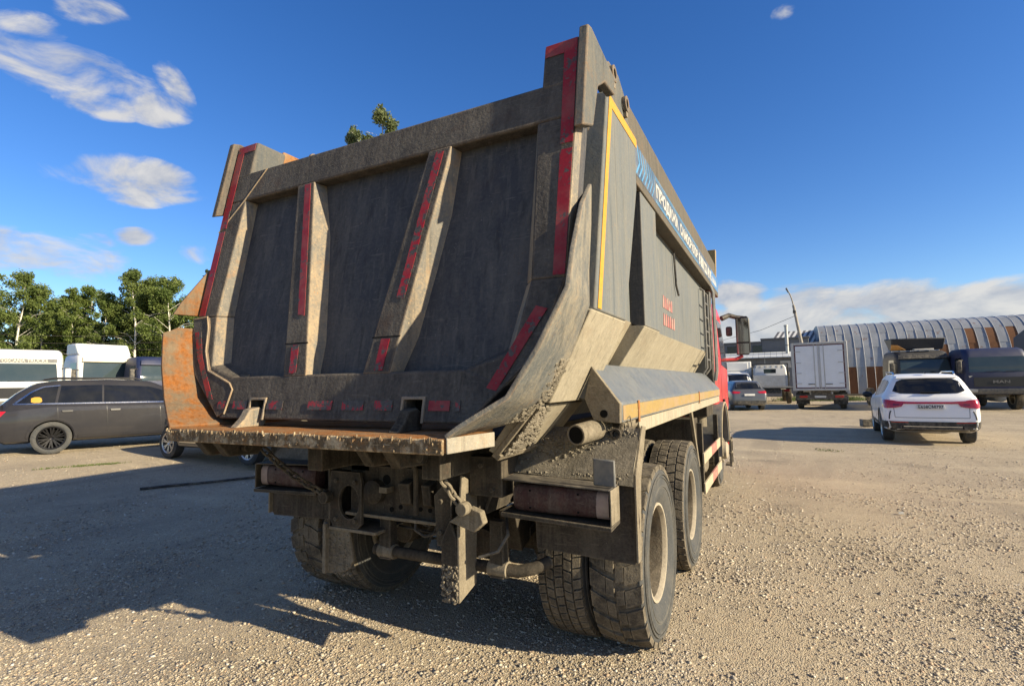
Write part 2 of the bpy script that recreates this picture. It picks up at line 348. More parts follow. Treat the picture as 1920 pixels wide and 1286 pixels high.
# ------------------------------------------------------------------ ground
def ground_mat():
    t = NT('gravel_ground'); P = t.tc.outputs['Object']
    v1 = t.vor(76, out='Color'); d1 = t.vor(76); d2 = t.vor(150); c2 = t.vor(150, out='Color')
    sep = t.n('ShaderNodeSeparateColor'); t.l(v1, sep.inputs[0]); sep2 = t.n('ShaderNodeSeparateColor'); t.l(c2, sep2.inputs[0])
    big = t.noise(.55, 7, .6); mid = t.noise(2.4, 8, .65, off=(4, 2, 0)); fine = t.noise(160, 5, .7)
    dirt = t.mix(t.rng(big, .35, .65), (.44, .355, .228), (.485, .395, .262))
    dirt = t.mix(t.rng(mid, .4, .7, 0, .5), dirt, (.385, .31, .205))
    stone = t.mix(sep.outputs[0], (.21, .185, .15), (.50, .43, .31)); stone = t.mix(t.rng(sep.outputs[1], .75, .95, 0, .7), stone, (.36, .235, .155))
    stone = t.mix(t.rng(sep.outputs[2], .86, .95, 0, .8), stone, (.58, .54, .47))
    m = t.math('MULTIPLY', t.rng(d1, .62, .42), t.rng(t.math('ADD', sep.outputs[1], t.math('MULTIPLY', mid, .9)), .68, .95, .15, .95))
    c = t.mix(m, dirt, stone)
    st2 = t.mix(sep2.outputs[0], (.16, .14, .115), (.46, .40, .31)); c = t.mix(t.math('MULTIPLY', t.rng(d2, .6, .4), .55), c, st2)
    # coarser grit that still reads some metres away
    v3 = t.vor(23, out='Color'); d3 = t.vor(23); s3 = t.n('ShaderNodeSeparateColor'); t.l(v3, s3.inputs[0])
    pit = t.math('MULTIPLY', t.rng(d3, .50, .25), t.math('MULTIPLY', t.rng(s3.outputs[0], .62, .80), t.rng(t.noise(1.1, 5, .6, off=(1, 6, 0)), .38, .60, .25, 1))); c = t.mix(t.math('MULTIPLY', pit, .62), c, (.155, .13, .10))
    lum = t.math('MULTIPLY', t.rng(d3, .45, .25), t.rng(s3.outputs[1], .80, .90, 0, .55)); c = t.mix(lum, c, (.60, .52, .39))
    # dark pores between stones and oil / damp stains
    c = t.mix(t.rng(fine, .30, .46, .45, 0), c, (.12, .10, .08))
    stain = t.math('MULTIPLY', t.rng(t.noise(.9, 6, .6, off=(11, 3, 0)), .57, .72), .6); c = t.mix(stain, c, (.17, .145, .115))
    # packed lanes where wheels run
    ln = t.noise(.8, 6, .62, stretch=(1.1, .18, 1), dist=.6, off=(2, 8, 0)); c = t.mix(t.rng(ln, .52, .66, 0, .75), c, (.29, .245, .18))
    lp = t.noise(.5, 6, .6, stretch=(.25, 1.3, 1), off=(5, 1, 0)); c = t.mix(t.rng(lp, .53, .68, 0, .65), c, (.52, .435, .30))
    h = t.math('ADD', t.math('MULTIPLY', t.rng(d1, .75, .2), m), t.math('ADD', t.math('MULTIPLY', t.rng(d2, .7, .2), .35), t.math('MULTIPLY', fine, .45)))
    t.bump(h, .8, .010)
    return t.fin(c, .95, 0, .2)
M['ground'] = ground_mat()
def axis(lo, hi, dense0, dense1, step):
    xs = list(np.arange(dense0, dense1 + 1e-6, step)); d = step; x = dense1
    while x < hi: d *= 1.3; x += d; xs.append(x)
    d = step; x = dense0
    while x > lo: d *= 1.3; x -= d; xs.insert(0, x)
    return np.array(xs)
gx = axis(-2500, 2500, -24, 16, .4); gy = axis(-2500, 2500, -8, 34, .4)
GX, GY = np.meshgrid(gx, gy)
t_ = np.clip(-GX - 8.5, 0, 6.0); GZ = 0.045 * t_ * np.minimum(1, t_ / 1.5)
und = .012 * np.sin(GX * 1.3 + 2 * np.sin(GY * .4)) * np.sin(GY * .9 + 1.3 * np.sin(GX * .3)) + .006 * np.sin(GX * 3.1 + GY * 2.2)
far = np.clip((np.hypot(GX - 2, GY + 3)) / 3, 0, 1)
GZ = GZ + (und - .012) * np.where(np.hypot(GX, GY) < 200, 1, 0)
nx, ny = len(gx), len(gy)
me = bpy.data.meshes.new('ground')
idx = np.arange(nx * ny).reshape(ny, nx)
faces = np.stack([idx[:-1, :-1], idx[:-1, 1:], idx[1:, 1:], idx[1:, :-1]], -1).reshape(-1, 4)
me.from_pydata(np.stack([GX, GY, GZ], -1).reshape(-1, 3).tolist(), [], faces.tolist()); me.shade_smooth(); me.materials.append(M['ground'])
ground = bpy.data.objects.new('ground', me); COL.objects.link(ground); tag(ground, 'pale gravel yard surface with packed wheel lanes', 'ground', kind='structure')

# loose stones near the camera: real geometry, one uncountable mass
def pebbles(seed, N, py0, py1, tmax, mean, lo, hi, name, label):
    g = np.random.default_rng(seed)
    # sample in view: choose pixels in the lower part of the frame, weighted to the near rows
    px = g.uniform(-40, 1960, N * 2); py = py0 + (py1 - py0) * (g.random(N * 2) ** .62 if tmax < 15 else g.beta(1.7, 2.4, N * 2))
    d = (np.outer((px - 960) / FPX, np.array(RX)) + np.outer((py - 643) / FPX, np.array(RD)) + np.array(RF))
    tt = -CAM.z / d[:, 2]; P = np.array(CAM) + d * tt[:, None]
    ok = (d[:, 2] < 0) & (tt < tmax)
    P = P[ok][:N]; n = len(P)
    # patchy: keep by low frequency pattern
    keep = (np.sin(P[:, 0] * 2.1 + 1.7 * np.sin(P[:, 1] * 1.3)) * np.sin(P[:, 1] * 1.7 + 1.1 * np.sin(P[:, 0] * .9)) + g.normal(0, .45, n)) > -.2
    P = P[keep]; n = len(P)
    size = np.clip(g.lognormal(mean, .45, n), lo, hi)
    base = np.array([(x, y, z) for z in (-.7, .7) for y in (-.8, .8) for x in (-.8, .8)])
    V = base[None] * (1 + g.normal(0, .22, (n, 8, 3)))
    V *= size[:, None, None] * np.array([1.25, 1.0, .62])
    a = g.uniform(0, 6.283, n); ca, sa = np.cos(a), np.sin(a)
    X = V[:, :, 0] * ca[:, None] - V[:, :, 1] * sa[:, None]; Y = V[:, :, 0] * sa[:, None] + V[:, :, 1] * ca[:, None]
    tx = g.normal(0, .3, n); Z = V[:, :, 2] + X * tx[:, None]
    x0 = P[:, 0][:, None]; y0 = P[:, 1][:, None]
    tt2 = np.clip(-x0 - 8.5, 0, 6.0)
    gz = .045 * tt2 * np.minimum(1, tt2 / 1.5) + .012 * np.sin(x0 * 1.3 + 2 * np.sin(y0 * .4)) * np.sin(y0 * .9 + 1.3 * np.sin(x0 * .3)) + .006 * np.sin(x0 * 3.1 + y0 * 2.2) - .012
    co = np.stack([X + x0, Y + y0, Z + gz + size[:, None] * .12], -1).reshape(-1, 3)
    q = np.array([(0, 2, 3, 1), (4, 5, 7, 6), (0, 1, 5, 4), (1, 3, 7, 5), (3, 2, 6, 7), (2, 0, 4, 6)])
    F = (q[None] + (np.arange(n) * 8)[:, None, None]).reshape(-1, 4)
    me = bpy.data.meshes.new(name)
    me.vertices.add(len(co)); me.vertices.foreach_set('co', co.ravel())
    me.loops.add(F.size); me.loops.foreach_set('vertex_index', F.ravel().astype(np.int32))
    me.polygons.add(len(F)); me.polygons.foreach_set('loop_start', np.arange(0, F.size, 4, dtype=np.int32)); me.polygons.foreach_set('loop_total', np.full(len(F), 4, np.int32))
    me.update()
    pal = np.array([(.34, .29, .22), (.42, .36, .27), (.50, .45, .36), (.24, .21, .175), (.30, .27, .23), (.40, .29, .20), (.56, .52, .45), (.20, .175, .15)])
    cidx = g.choice(len(pal), n, p=[.24, .22, .14, .12, .12, .07, .05, .04]); cc = pal[cidx] * g.uniform(.8, 1.15, (n, 1))
    ca_ = me.color_attributes.new('tone', 'FLOAT_COLOR', 'POINT')
    buf = np.ones((n, 8, 4), np.float32); buf[:, :, :3] = cc[:, None]; ca_.data.foreach_set('color', buf.ravel())
    t = NT('stone'); a_ = t.n('ShaderNodeAttribute', attribute_name='tone'); m = t.fin(t.mix(t.rng(t.noise(220, 3), .35, .7, 0, .4), a_.outputs[0], (.34, .29, .21)), .9, 0, .25)
    me.materials.append(m)
    o = bpy.data.objects.new(name, me); COL.objects.link(o)
    tag(o, label, 'gravel', kind='stuff')
pebbles(3, 62000, 800, 1300, 11.0, -5.62, .0018, .012, 'loose_stones', 'small loose tan and grey stones scattered over the near yard')
pebbles(11, 42000, 770, 1190, 24.0, -5.12, .003, .013, 'coarse_stones', 'coarser loose stones strewn over the middle of the yard')
# ------------------------------------------------------------------ the dump truck
T = tag(empty('dump_truck', (0, 0, 0)), 'big dusty tipper truck with red cab and steel dump body, seen from behind', 'truck')
def P(name, mb, mat, bevel=.006, parent=None, **k): return mb.build(name, mat, parent or T, bevel=bevel, **k)
def TY(z): return -1.32 + .21 * (z - 1.42)
def TT(x, z, d=0.0): return (x, TY(z) + d, z)
def PY(z): return -.80 + .27 * (z - 1.96)

# --- tailgate
gate = MB()
outer = [(-.845, 1.435), (-.60, 1.435), (-.60, 1.545), (-.47, 1.545), (-.47, 1.435), (.49, 1.43), (.49, 1.54), (.59, 1.54), (.59, 1.43), (.845, 1.43),
         (1.165, 1.735), (1.262, 2.05), (1.262, 2.3), (1.28, 3.075), (-1.28, 3.075), (-1.285, 2.05), (-1.20, 1.735)]
tgate = P('tailgate', MB().prism([TT(x, z, .085) for x, z in outer], [TT(x, z, .17) for x, z in outer]), M['gate_panel'])
def G(name, mb, mat, bevel=.008, **k): return mb.build(name, mat, tgate, bevel=bevel, **k)
def gprism(poly, d0, d1, poly2=None):
    return MB().prism([TT(x, z, d0) for x, z in poly], [TT(x, z, d1) for x, z in (poly2 or poly)])
# top beam, bottom beam, stiles, diagonals
G('top_beam', gprism([(-1.278, 2.865), (1.278, 2.865), (1.278, 3.078), (-1.278, 3.078)], 0, .20), M['gate_face'], .016, seg=3)
bb = [(-.845, 1.432), (-.60, 1.432), (-.60, 1.545), (-.47, 1.545), (-.47, 1.432), (.49, 1.43), (.49, 1.54), (.59, 1.54), (.59, 1.43), (.845, 1.43), (1.02, 1.60), (.80, 1.672), (-.80, 1.672), (-1.02, 1.60)]
G('bottom_beam', gprism(bb, -.003, .10), M['gate_face'], .012, seg=3)
for s in (1, -1):
    q = lambda pts: [(s * x, z) for x, z in pts]
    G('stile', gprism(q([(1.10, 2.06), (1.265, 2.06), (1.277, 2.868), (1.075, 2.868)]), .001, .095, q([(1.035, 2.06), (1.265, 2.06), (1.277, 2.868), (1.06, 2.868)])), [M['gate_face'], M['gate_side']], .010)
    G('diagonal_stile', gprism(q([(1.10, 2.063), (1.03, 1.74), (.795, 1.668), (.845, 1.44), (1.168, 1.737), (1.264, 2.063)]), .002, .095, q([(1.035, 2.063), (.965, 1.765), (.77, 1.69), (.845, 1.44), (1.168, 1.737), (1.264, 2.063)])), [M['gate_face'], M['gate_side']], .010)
    # corner patch plate, proud of the stile
    if s < 0: G('corner_patch', gprism(q([(1.31, 2.055), (1.16, 2.06), (1.13, 1.99), (1.10, 1.84), (1.03, 1.72), (.81, 1.64), (.775, 1.60), (.80, 1.47), (.86, 1.44), (1.215, 1.735)]), -.010, .004), M['gate_face'], .004)
    # corner column above the beam with its side plate
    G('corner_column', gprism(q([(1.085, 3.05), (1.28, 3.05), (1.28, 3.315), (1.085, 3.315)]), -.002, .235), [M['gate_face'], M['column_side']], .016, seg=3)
    # side faces get a lighter paint that puts sunlight into the colour
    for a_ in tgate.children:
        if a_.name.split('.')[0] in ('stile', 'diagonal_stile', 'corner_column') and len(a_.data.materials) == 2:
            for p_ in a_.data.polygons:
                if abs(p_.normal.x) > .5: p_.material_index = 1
    # outer side plate and hinge arm reaching forward
    arm = [(-1.085, 2.77), (-.965, 3.33), (-.91, 3.345), (-.50, 3.30), (-.52, 3.19), (-.70, 3.17), (-.83, 3.08), (-.93, 2.83)]
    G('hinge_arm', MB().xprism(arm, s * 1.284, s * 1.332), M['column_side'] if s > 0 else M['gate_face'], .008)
    # weld seam
    if s < 0: G('weld_seam', MB().tube([TT(s * 1.283, 2.66, .0), TT(s * 1.09, 2.86, .0), TT(s * 1.0, 2.97, .0), TT(s * .92, 3.07, .0)], .005, 6), M['gate_side'], 0)
    if s < 0: G('weld_seam', MB().tube([TT(s * 1.31, 2.056, -.010), TT(s * 1.17, 2.063, -.010), TT(s * 1.135, 1.99, -.010), TT(s * 1.105, 1.84, -.010), TT(s * 1.035, 1.715, -.010), TT(s * .81, 1.635, -.010), TT(s * .772, 1.60, -.010), TT(s * .80, 1.46, -.010)], .005, 6), M['gate_side'], 0)
if True:
    # two V set ribs
    for s in (1, -1):
        lv = []
        for z, w in ((1.664, .012), (1.85, .055), (2.2, .062), (2.5, .062), (2.87, .012)):
            t = (z - 1.664) / (2.87 - 1.664); i_, o_ = .20 + (.432 - .20) * t, .372 + (.575 - .372) * t
            lv.append([TT(s * i_, z, -.004), TT(s * o_, z, -.004), TT(s * (o_ + w), z, .092), TT(s * (i_ - w), z, .092)])
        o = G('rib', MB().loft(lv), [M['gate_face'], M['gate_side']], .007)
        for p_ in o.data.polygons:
            if p_.normal.x > .3: p_.material_index = 1  # sunward flank of the rib only: light put into its colour
        G('rib_joint', gprism([(s * (.20 + .03 * 1 - .002), 1.846), (s * (.372 + .031 + .002), 1.846), (s * (.372 + .033), 1.852), (s * (.20 + .032), 1.852)], -.0055, .0), M['hole'], 0)
def gtape(pts, mat, d=-.0055, name='red_tape'):
    a = [TT(x, z, d) for x, z in pts]; b = [TT(x, z, d + .002) for x, z in pts]
    return G(name, MB().prism(a, b), mat, 0)
gtape([(-1.275, 2.075), (-1.215, 2.075), (-1.215, 2.66), (-1.275, 2.66)], M['tape'], -.003)
gtape([(-1.27, 2.68), (-1.205, 2.68), (-1.205, 3.305), (-1.27, 3.305)], M['tape'], -.0065)
gtape([(-1.205, 3.25), (-1.095, 3.25), (-1.095, 3.305), (-1.205, 3.305)], M['tape'], -.0065)
gtape([(-1.255, 1.965), (-1.195, 1.968), (-1.12, 1.80), (-.93, 1.545), (-.985, 1.555), (-1.17, 1.80)], M['tape_worn'], -.0135)
gtape([(1.205, 2.073), (1.262, 2.073), (1.266, 2.69), (1.205, 2.69)], M['tape'], -.003)
gtape([(1.205, 2.72), (1.268, 2.72), (1.265, 3.305), (1.197, 3.305)], M['tape'], -.0065)
gtape([(1.095, 3.235), (1.197, 3.235), (1.197, 3.305), (1.095, 3.305)], M['tape'], -.0065)
gtape([(1.135, 1.942), (1.19, 1.924), (.972, 1.573), (.922, 1.587)], M['tape'], -.004)
for s in (1, -1):
    gtape([(s * .352, 2.05), (s * .402, 2.04), (s * .534, 2.845), (s * .485, 2.85)] if s > 0 else [(-.345, 2.015), (-.29, 2.005), (-.455, 2.86), (-.505, 2.86)], M['tape_worn'] if s > 0 else M['tape'], -.0085)
    gtape([(s * .275, 1.682), (s * .328, 1.68), (s * .347, 1.838), (s * .292, 1.84)], M['tape'] if s > 0 else M['tape_worn'], -.0085)
for x0, x1, m in ((-.87, -.80, 'tape_torn'), (-.74, -.62, 'tape_torn'), (-.455, -.33, 'tape_torn'), (-.14, .03, 'tape_torn'), (.10, .24, 'tape_torn'), (.31, .42, 'tape_torn'), (.63, .745, 'tape'), (.775, .80, 'tape_worn')):
    gtape([(x0, 1.487), (x1, 1.487), (x1, 1.533), (x0, 1.533)], M[m], -.0085 if x0 > -.78 else -.0135)
# slots and hinge lugs
for x in (-.535, .54):
    G('slot_frame', gprism([(x - .068, 1.43), (x - .055, 1.43), (x - .055, 1.538), (x + .055, 1.538), (x + .055, 1.43), (x + .068, 1.43), (x + .068, 1.552), (x - .068, 1.552)], -.012, .0), M['gate_side'], .003)
    G('slot_back', MB().box(x - .054, x + .054, TY(1.49) + .085, TY(1.49) + .1, 1.43, 1.537), M['hole'], 0)
    lug = [(-1.45, 1.395), (-1.28, 1.395), (-1.25, 1.46), (-1.31, 1.50), (-1.37, 1.49), (-1.40, 1.44)]
    P('hinge_lug', MB().xprism(lug, x - .03, x + .028), M['gate_side'] if x < 0 else M['chassis'])

# --- rear floor lip
lip = [(-.895, -1.57), (.895, -1.57), (.945, -1.28), (.74, -1.22), (.74, -.90), (-.74, -.90), (-.74, -1.22), (-.945, -1.28)]
P('floor_lip', MB().zprism(lip, 1.338, 1.395), M['rust'], .006)
P('lip_edge', MB().box(-.893, .893, -1.583, -1.569, 1.330, 1.392), M['lip_edge'], .006)
P('lip_end', MB().prism([(.899, -1.57, 1.335), (.949, -1.28, 1.335), (.949, -1.28, 1.397), (.899, -1.57, 1.397)], [(.907, -1.57, 1.335), (.957, -1.28, 1.335), (.957, -1.28, 1.397), (.907, -1.57, 1.397)]), M['lip_white'], .003)
cr_ = MB()
for i in range(260):
    x = rnd.uniform(-.9, .89); r = rnd.uniform(.002, .0075); hang = rnd.random() < .6
    cr_.sphere((x, -1.585, rnd.uniform(1.372, 1.395) if hang else rnd.uniform(1.335, 1.385)), (r * .8, r * .7, r * (1.9 if hang else 1.0)), 5, 4, .25)
tag(P('lip_crust', cr_, M['lip_edge'], bevel=0), kind='stuff')

# --- side wings (body sides carried back past the tailgate)
F_ = [(1.235, -.72, 2.62), (1.24, -.76, 2.40), (1.235, -.80, 2.16), (1.245, -.84, 1.98), (1.155, -.85, 1.76), (1.03, -.865, 1.535), (.90, -.90, 1.425), (.76, -.90, 1.395)]
R_ = [(1.25, -.77, 2.615), (1.315, -1.10, 2.40), (1.33, -1.27, 2.16), (1.34, -1.37, 1.98), (1.235, -1.43, 1.745), (1.12, -1.475, 1.55), (.95, -1.55, 1.44), (.895, -1.569, 1.398)]
def wing(s, i0, i1, mat, k0=0.0, sm=30):
    m = MB(); rows = []
    fine = []
    for i in range(i0, i1):
        for k in range(3):
            t = k / 3
            fine.append((Vector(F_[i]).lerp(Vector(F_[i + 1]), t), Vector(R_[i]).lerp(Vector(R_[i + 1]), t)))
    fine.append((Vector(F_[i1]), Vector(R_[i1])))
    for a, b in fine: rows.append([(s * p.x, p.y, p.z) for p in (a, a.lerp(b, .33), a.lerp(b, .66), b)])
    m.loft(rows, cap=False, closed=False)
    return P('side_wing', m, mat, bevel=.004, solid=.022, smooth=sm)
M['wing'] = weathered('wing_plate', (.085, .095, .10), (.14, .14, .13), (.25, .22, .165), .8, (.30, .17, .08), .35, (.32, .2, .11), .7, 4.5, .8, .4, 60, .2)
M['wing_rust'] = weathered('wing_rusted', (.115, .082, .052), (.155, .115, .073), (.20, .15, .095), .5, (.27, .095, .017), .9, (.25, .11, .05), .5, 4.2, .85, .5, 55, .15, .25, (.45, .68), (.44, .58))
wing(1, 0, 7, M['wing'])
# left wing is torn in two at the knee
def wing_piece(s, quads, mat):
    m = MB(); m.loft(quads, cap=False, closed=False); return P('side_wing', m, mat, bevel=.004, solid=.022, smooth=30)
def lerpn(i, t, u):
    a = Vector(F_[i]).lerp(Vector(F_[i + 1]), t); b = Vector(R_[i]).lerp(Vector(R_[i + 1]), t); p = a.lerp(b, u); return (-p.x, p.y, p.z)
wing_piece(-1, [[lerpn(i, t, u) for u in (0, .33, .66, 1)] for i, t in ((0, 0), (0, .5), (1, 0), (1, .5), (2, 0), (2, .45))], M['wing_rust'])
wing_piece(-1, [[lerpn(2, .92, u) for u in (0, .3, .6, .86)], [lerpn(3, .05, u) for u in (0, .31, .62, .93)]] + [[lerpn(i, t, u) for u in (0, .33, .66, 1)] for i, t in ((3, .12), (3, .4), (3, .7), (4, 0), (4, .33), (4, .66), (5, 0), (5, .33), (5, .66), (6, 0), (6, .5), (6, 1))], M['wing_rust'])
crust = MB()
for i in range(900):
    u = rnd.uniform(0, 1); t = rnd.uniform(0, 1)
    # along the wing's front edge, and over the plate under it
    if i < 330:
        k = rnd.uniform(4.2, 6.6); j = int(k); a = Vector(F_[j]).lerp(Vector(F_[j + 1]), k - j); b = Vector(R_[j]).lerp(Vector(R_[j + 1]), k - j)
        p = a.lerp(b, abs(rnd.gauss(0, .14))) + Vector((.012, 0, .0)); r = rnd.uniform(.005, .016)
    else:
        w = rnd.random() ** 1.6; p = Vector((.985 - .20 * u, -.87 + .32 * w * (0.4 + .6 * u), 1.488 - .24 * u)) + Vector((.008, 0, -.006)); r = rnd.uniform(.004, .015)
    crust.sphere(p, (r, r, r * .8), 5, 4, .3)
tag(P('concrete_crust', crust, M['crust'], bevel=0, smooth=0), kind='stuff')

# --- dump body, both sides
Y1 = 5.05
for s in (1, -1):
    sx_ = lambda pts: [(s * x, z) for x, z in pts]
    wall = [(1.13, 3.0), (1.13, 2.03), (.93, 1.705), (.72, 1.37)]
    walli = [(1.11, 3.0), (1.11, 2.035), (.91, 1.715), (.70, 1.39)]
    P('side_wall', MB().yprism(sx_(wall + walli[::-1]), -.55, Y1), M['body_side'], .004)
    w2 = [(1.134, 2.028), (.934, 1.703), (.93, 1.707), (1.13, 2.032)]
    P('lower_wall', MB().yprism(sx_([(1.137, 2.03), (.937, 1.70), (.926, 1.705), (1.126, 2.035)]), -.2, Y1 - .02), M['dusty_plate'], 0)
    P('top_rail', MB().yprism(sx_([(1.09, 2.985), (1.25, 2.985), (1.25, 3.30), (1.10, 3.30)]), .16, 6.0), M['rail_side'], .008)
    P('rail_cap', MB().prism([(s * x, y, z) for x, y, z in ((1.10, .19, 3.302), (1.235, .19, 3.302), (1.225, .19, 3.545), (1.10, .19, 3.545))], [(s * x, 6.0, z) for x, z in ((1.10, 3.302), (1.235, 3.302), (1.225, 3.545), (1.10, 3.545))]), M['rail_side'], .006)
    # rear corner post: side face, inward turned flange, lower bevel
    a = [(-.80, 1.965), (PY(3.28), 3.28), (.22, 3.28), (.205, 2.9), (.055, 2.55), (-.20, 1.965)]
    b = [(-.80, 1.965), (PY(3.28), 3.28), (.22, 3.28), (.205, 2.9), (.15, 2.55), (-.07, 1.965)]
    P('corner_post', MB().prism([(s * 1.27, y, z) for y, z in a], [(s * 1.12, y, z) for y, z in b]), M['body_side'], .010)
    P('post_bevel', MB().prism([(s * x, -.835, z) for x, z in ((1.268, 1.963), (1.03, 1.50), (.93, 1.53), (1.14, 1.98))], [(s * x, -.19, z) for x, z in ((1.268, 1.963), (1.03, 1.50), (.93, 1.53), (1.14, 1.98))]), M['dusty_plate'], .008)
    P('post_foot', MB().prism([(s * x, -.885, z) for x, z in ((.985, 1.49), (.755, 1.235), (.70, 1.26), (.90, 1.52))], [(s * x, -.20, z) for x, z in ((.985, 1.49), (.785, 1.255), (.70, 1.27), (.90, 1.52))]), M['dusty_plate'], .005)
    P('foot_flange', MB().prism([(s * x, -.905, z) for x, z in ((.99, 1.487), (.755, 1.222), (.728, 1.235), (.965, 1.50))], [(s * x, -.887, z) for x, z in ((.99, 1.487), (.755, 1.222), (.728, 1.235), (.965, 1.50))]), M['chassis_pale'], .003)
    P('foot_rim', MB().prism([(s * x, -.905, z) for x, z in ((.765, 1.214), (.785, 1.236), (.775, 1.244), (.752, 1.222))], [(s * x, -.30, z) for x, z in ((.79, 1.226), (.81, 1.248), (.80, 1.256), (.777, 1.234))]), M['chassis_pale'], 0)
    # side rib and its bevel foot
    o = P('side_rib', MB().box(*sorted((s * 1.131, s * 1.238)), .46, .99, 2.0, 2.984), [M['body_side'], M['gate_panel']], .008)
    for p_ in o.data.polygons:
        if p_.normal.y < -.5: p_.material_index = 1  # shade of the rear face put into the colour by the darker panel paint
    P('rib_foot', MB().prism([(s * x, .46, z) for x, z in ((1.238, 1.998), (1.03, 1.70), (.935, 1.702), (1.131, 2.03))], [(s * x, .99, z) for x, z in ((1.238, 1.998), (1.03, 1.70), (.935, 1.702), (1.131, 2.03))]), M['dusty_plate'], .006)
    # hook bracket over the post
    br = [(-.50, 3.285), (-.37, 3.50), (-.30, 3.545), (-.08, 3.57), (.13, 3.47), (.17, 3.285)]
    if s < 0: br = [(-.66, 3.285), (-.60, 3.40), (-.42, 3.40), (-.2, 3.32), (.17, 3.285)]
    P('hook_bracket', MB().xprism(br, s * 1.215, s * 1.245), M['column_side'] if s > 0 else M['rust'], .008)
    for y, z in ((-.27, 3.47), (.02, 3.42)):
        P('hook_ring', MB().lathe([(-.012, .030), (.012, .030), (.012, .052), (-.012, .052)], (s * 1.262, y, z), 'x', 18, True), M['column_side'], .003)
        P('hook_pin', MB().box(*sorted((s * 1.246, s * 1.268)), y - .010, y + .018, z - .085, z - .045), M['gate_side'], .003)
    # long lower box (skirt) and under plate
    sk = [(.90, 1.735), (1.085, 1.715), (1.288, 1.485), (1.288, 1.378), (1.15, 1.378), (1.085, 1.50), (.92, 1.55)]
    P('skirt', MB().yprism(sx_(sk), -.42, Y1), M['skirt'], .008)
    P('skirt_end', MB().prism([(s * x, -.46, z) for x, z in ((1.13, 1.695), (1.288, 1.485), (1.284, 1.378), (1.135, 1.392), (1.085, 1.51))], [(s * x, -.425, z) for x, z in ((1.13, 1.695), (1.288, 1.485), (1.284, 1.378), (1.135, 1.392), (1.085, 1.51))]), M['chassis_pale'], .004)
    P('bolt_hole', MB().lathe([(0, .022), (.004, .022)], (s * 1.195, -.4645, 1.43), 'y', 14), M['hole'], 0)
    fp = [(.02, 1.31), (.0, 1.335), (.0, 1.374), (Y1, 1.374), (Y1, 1.295), (.06, 1.29)]
    P('under_plate', MB().xprism(fp, s * 1.262, s * 1.280), M['dusty_plate'], .003)
    for a0, a1 in ((-.41, -.075), (-.03, 2.72), (2.78, 5.04)):
        P('yellow_tape', MB().box(*sorted((s * 1.2885, s * 1.2905)), a0, a1, 1.392, 1.474), M['yellow_d'], 0)
    for y_ in (-.052, 2.75):
        P('latch_plate', MB().box(*sorted((s * 1.2885, s * 1.296)), y_ - .018, y_ + .018, 1.36, 1.49), M['rust'], .003)
    # yellow tape on the post
    yt = lambda o: [(s * 1.2715, PY(z) + o, z) for z in (1.975, 3.27)]
    A, B = yt(.035), yt(.095)
    P('yellow_tape', MB().prism([A[0], B[0], B[1], A[1]], [(p[0] + s * .002, p[1], p[2]) for p in (A[0], B[0], B[1], A[1])]), M['yellow'], 0)
    A = [(PY(3.2) + .096, 3.205), (.235, 3.205), (.235, 3.268), (PY(3.268) + .096, 3.268)]
    P('yellow_tape', MB().xprism(A, s * 1.2715, s * 1.2735), M['yellow'], 0)
    P('front_stake', MB().prism([(s * x, y, 3.30) for x, y in ((1.17, 5.93), (1.235, 5.93), (1.235, 6.0), (1.17, 6.0))], [(s * x, y, 3.78) for x, y in ((1.12, 5.9), (1.25, 5.9), (1.25, 6.03), (1.12, 6.03))]), M['yellow_d'], .006)
P('floor', MB().box(-.74, .74, -1.25, Y1, 1.30, 1.336), M['chassis'], .004)
P('front_wall', MB().box(-1.11, 1.11, Y1 - .03, Y1 + .03, 1.37, 3.5), M['body_side'], .004)
P('cab_visor', MB().box(-1.23, 1.23, Y1 + .04, 6.0, 2.99, 3.05), M['body_side'], .006)
for s in (1, -1): P('body_beam', MB().box(*sorted((s * .36, s * .48)), -1.0, Y1, 1.11, 1.298), M['chassis'], .006)
for y in (-.6, .5, 1.6, 2.7, 3.8): P('floor_bearer', MB().box(-.72, .72, y, y + .09, 1.20, 1.299), M['chassis'], .004)
# ladder at the front end of the right side
lad = MB()
for x, y in ((1.20, 4.42), (1.20, 4.80)): lad.tube([(1.15, y, 2.9), (x, y, 2.86), (x, y, 1.78), (1.14, y, 1.70)], .016, 8)
P('ladder', lad, M['grey_pl'], bevel=0)
for z in (1.9, 2.1, 2.3, 2.5, 2.7): P('ladder_rung', MB().tube([(1.20, 4.42, z), (1.20, 4.80, z)], .012, 8), M['grey_pl'], bevel=0)
cl_ = MB()
for x, y in ((1.275, 4.86), (1.275, 5.02)): cl_.tube([(1.24, y, 3.02), (x, y, 2.9), (x, y, 1.75), (1.25, y, 1.6)], .017, 8)
P('grab_rail', cl_, M['grey_pl'], bevel=0)
for z in (1.95, 2.25, 2.55): P('grab_rung', MB().tube([(1.275, 4.86, z), (1.275, 5.02, z)], .012, 8), M['steel_dark'], bevel=0)
P('loose_cable', MB().tube([(1.15, 2.35, 2.96), (1.155, 2.36, 2.8), (1.15, 2.42, 2.62), (1.16, 2.5, 2.52)], .012, 6), M['black'], bevel=0)

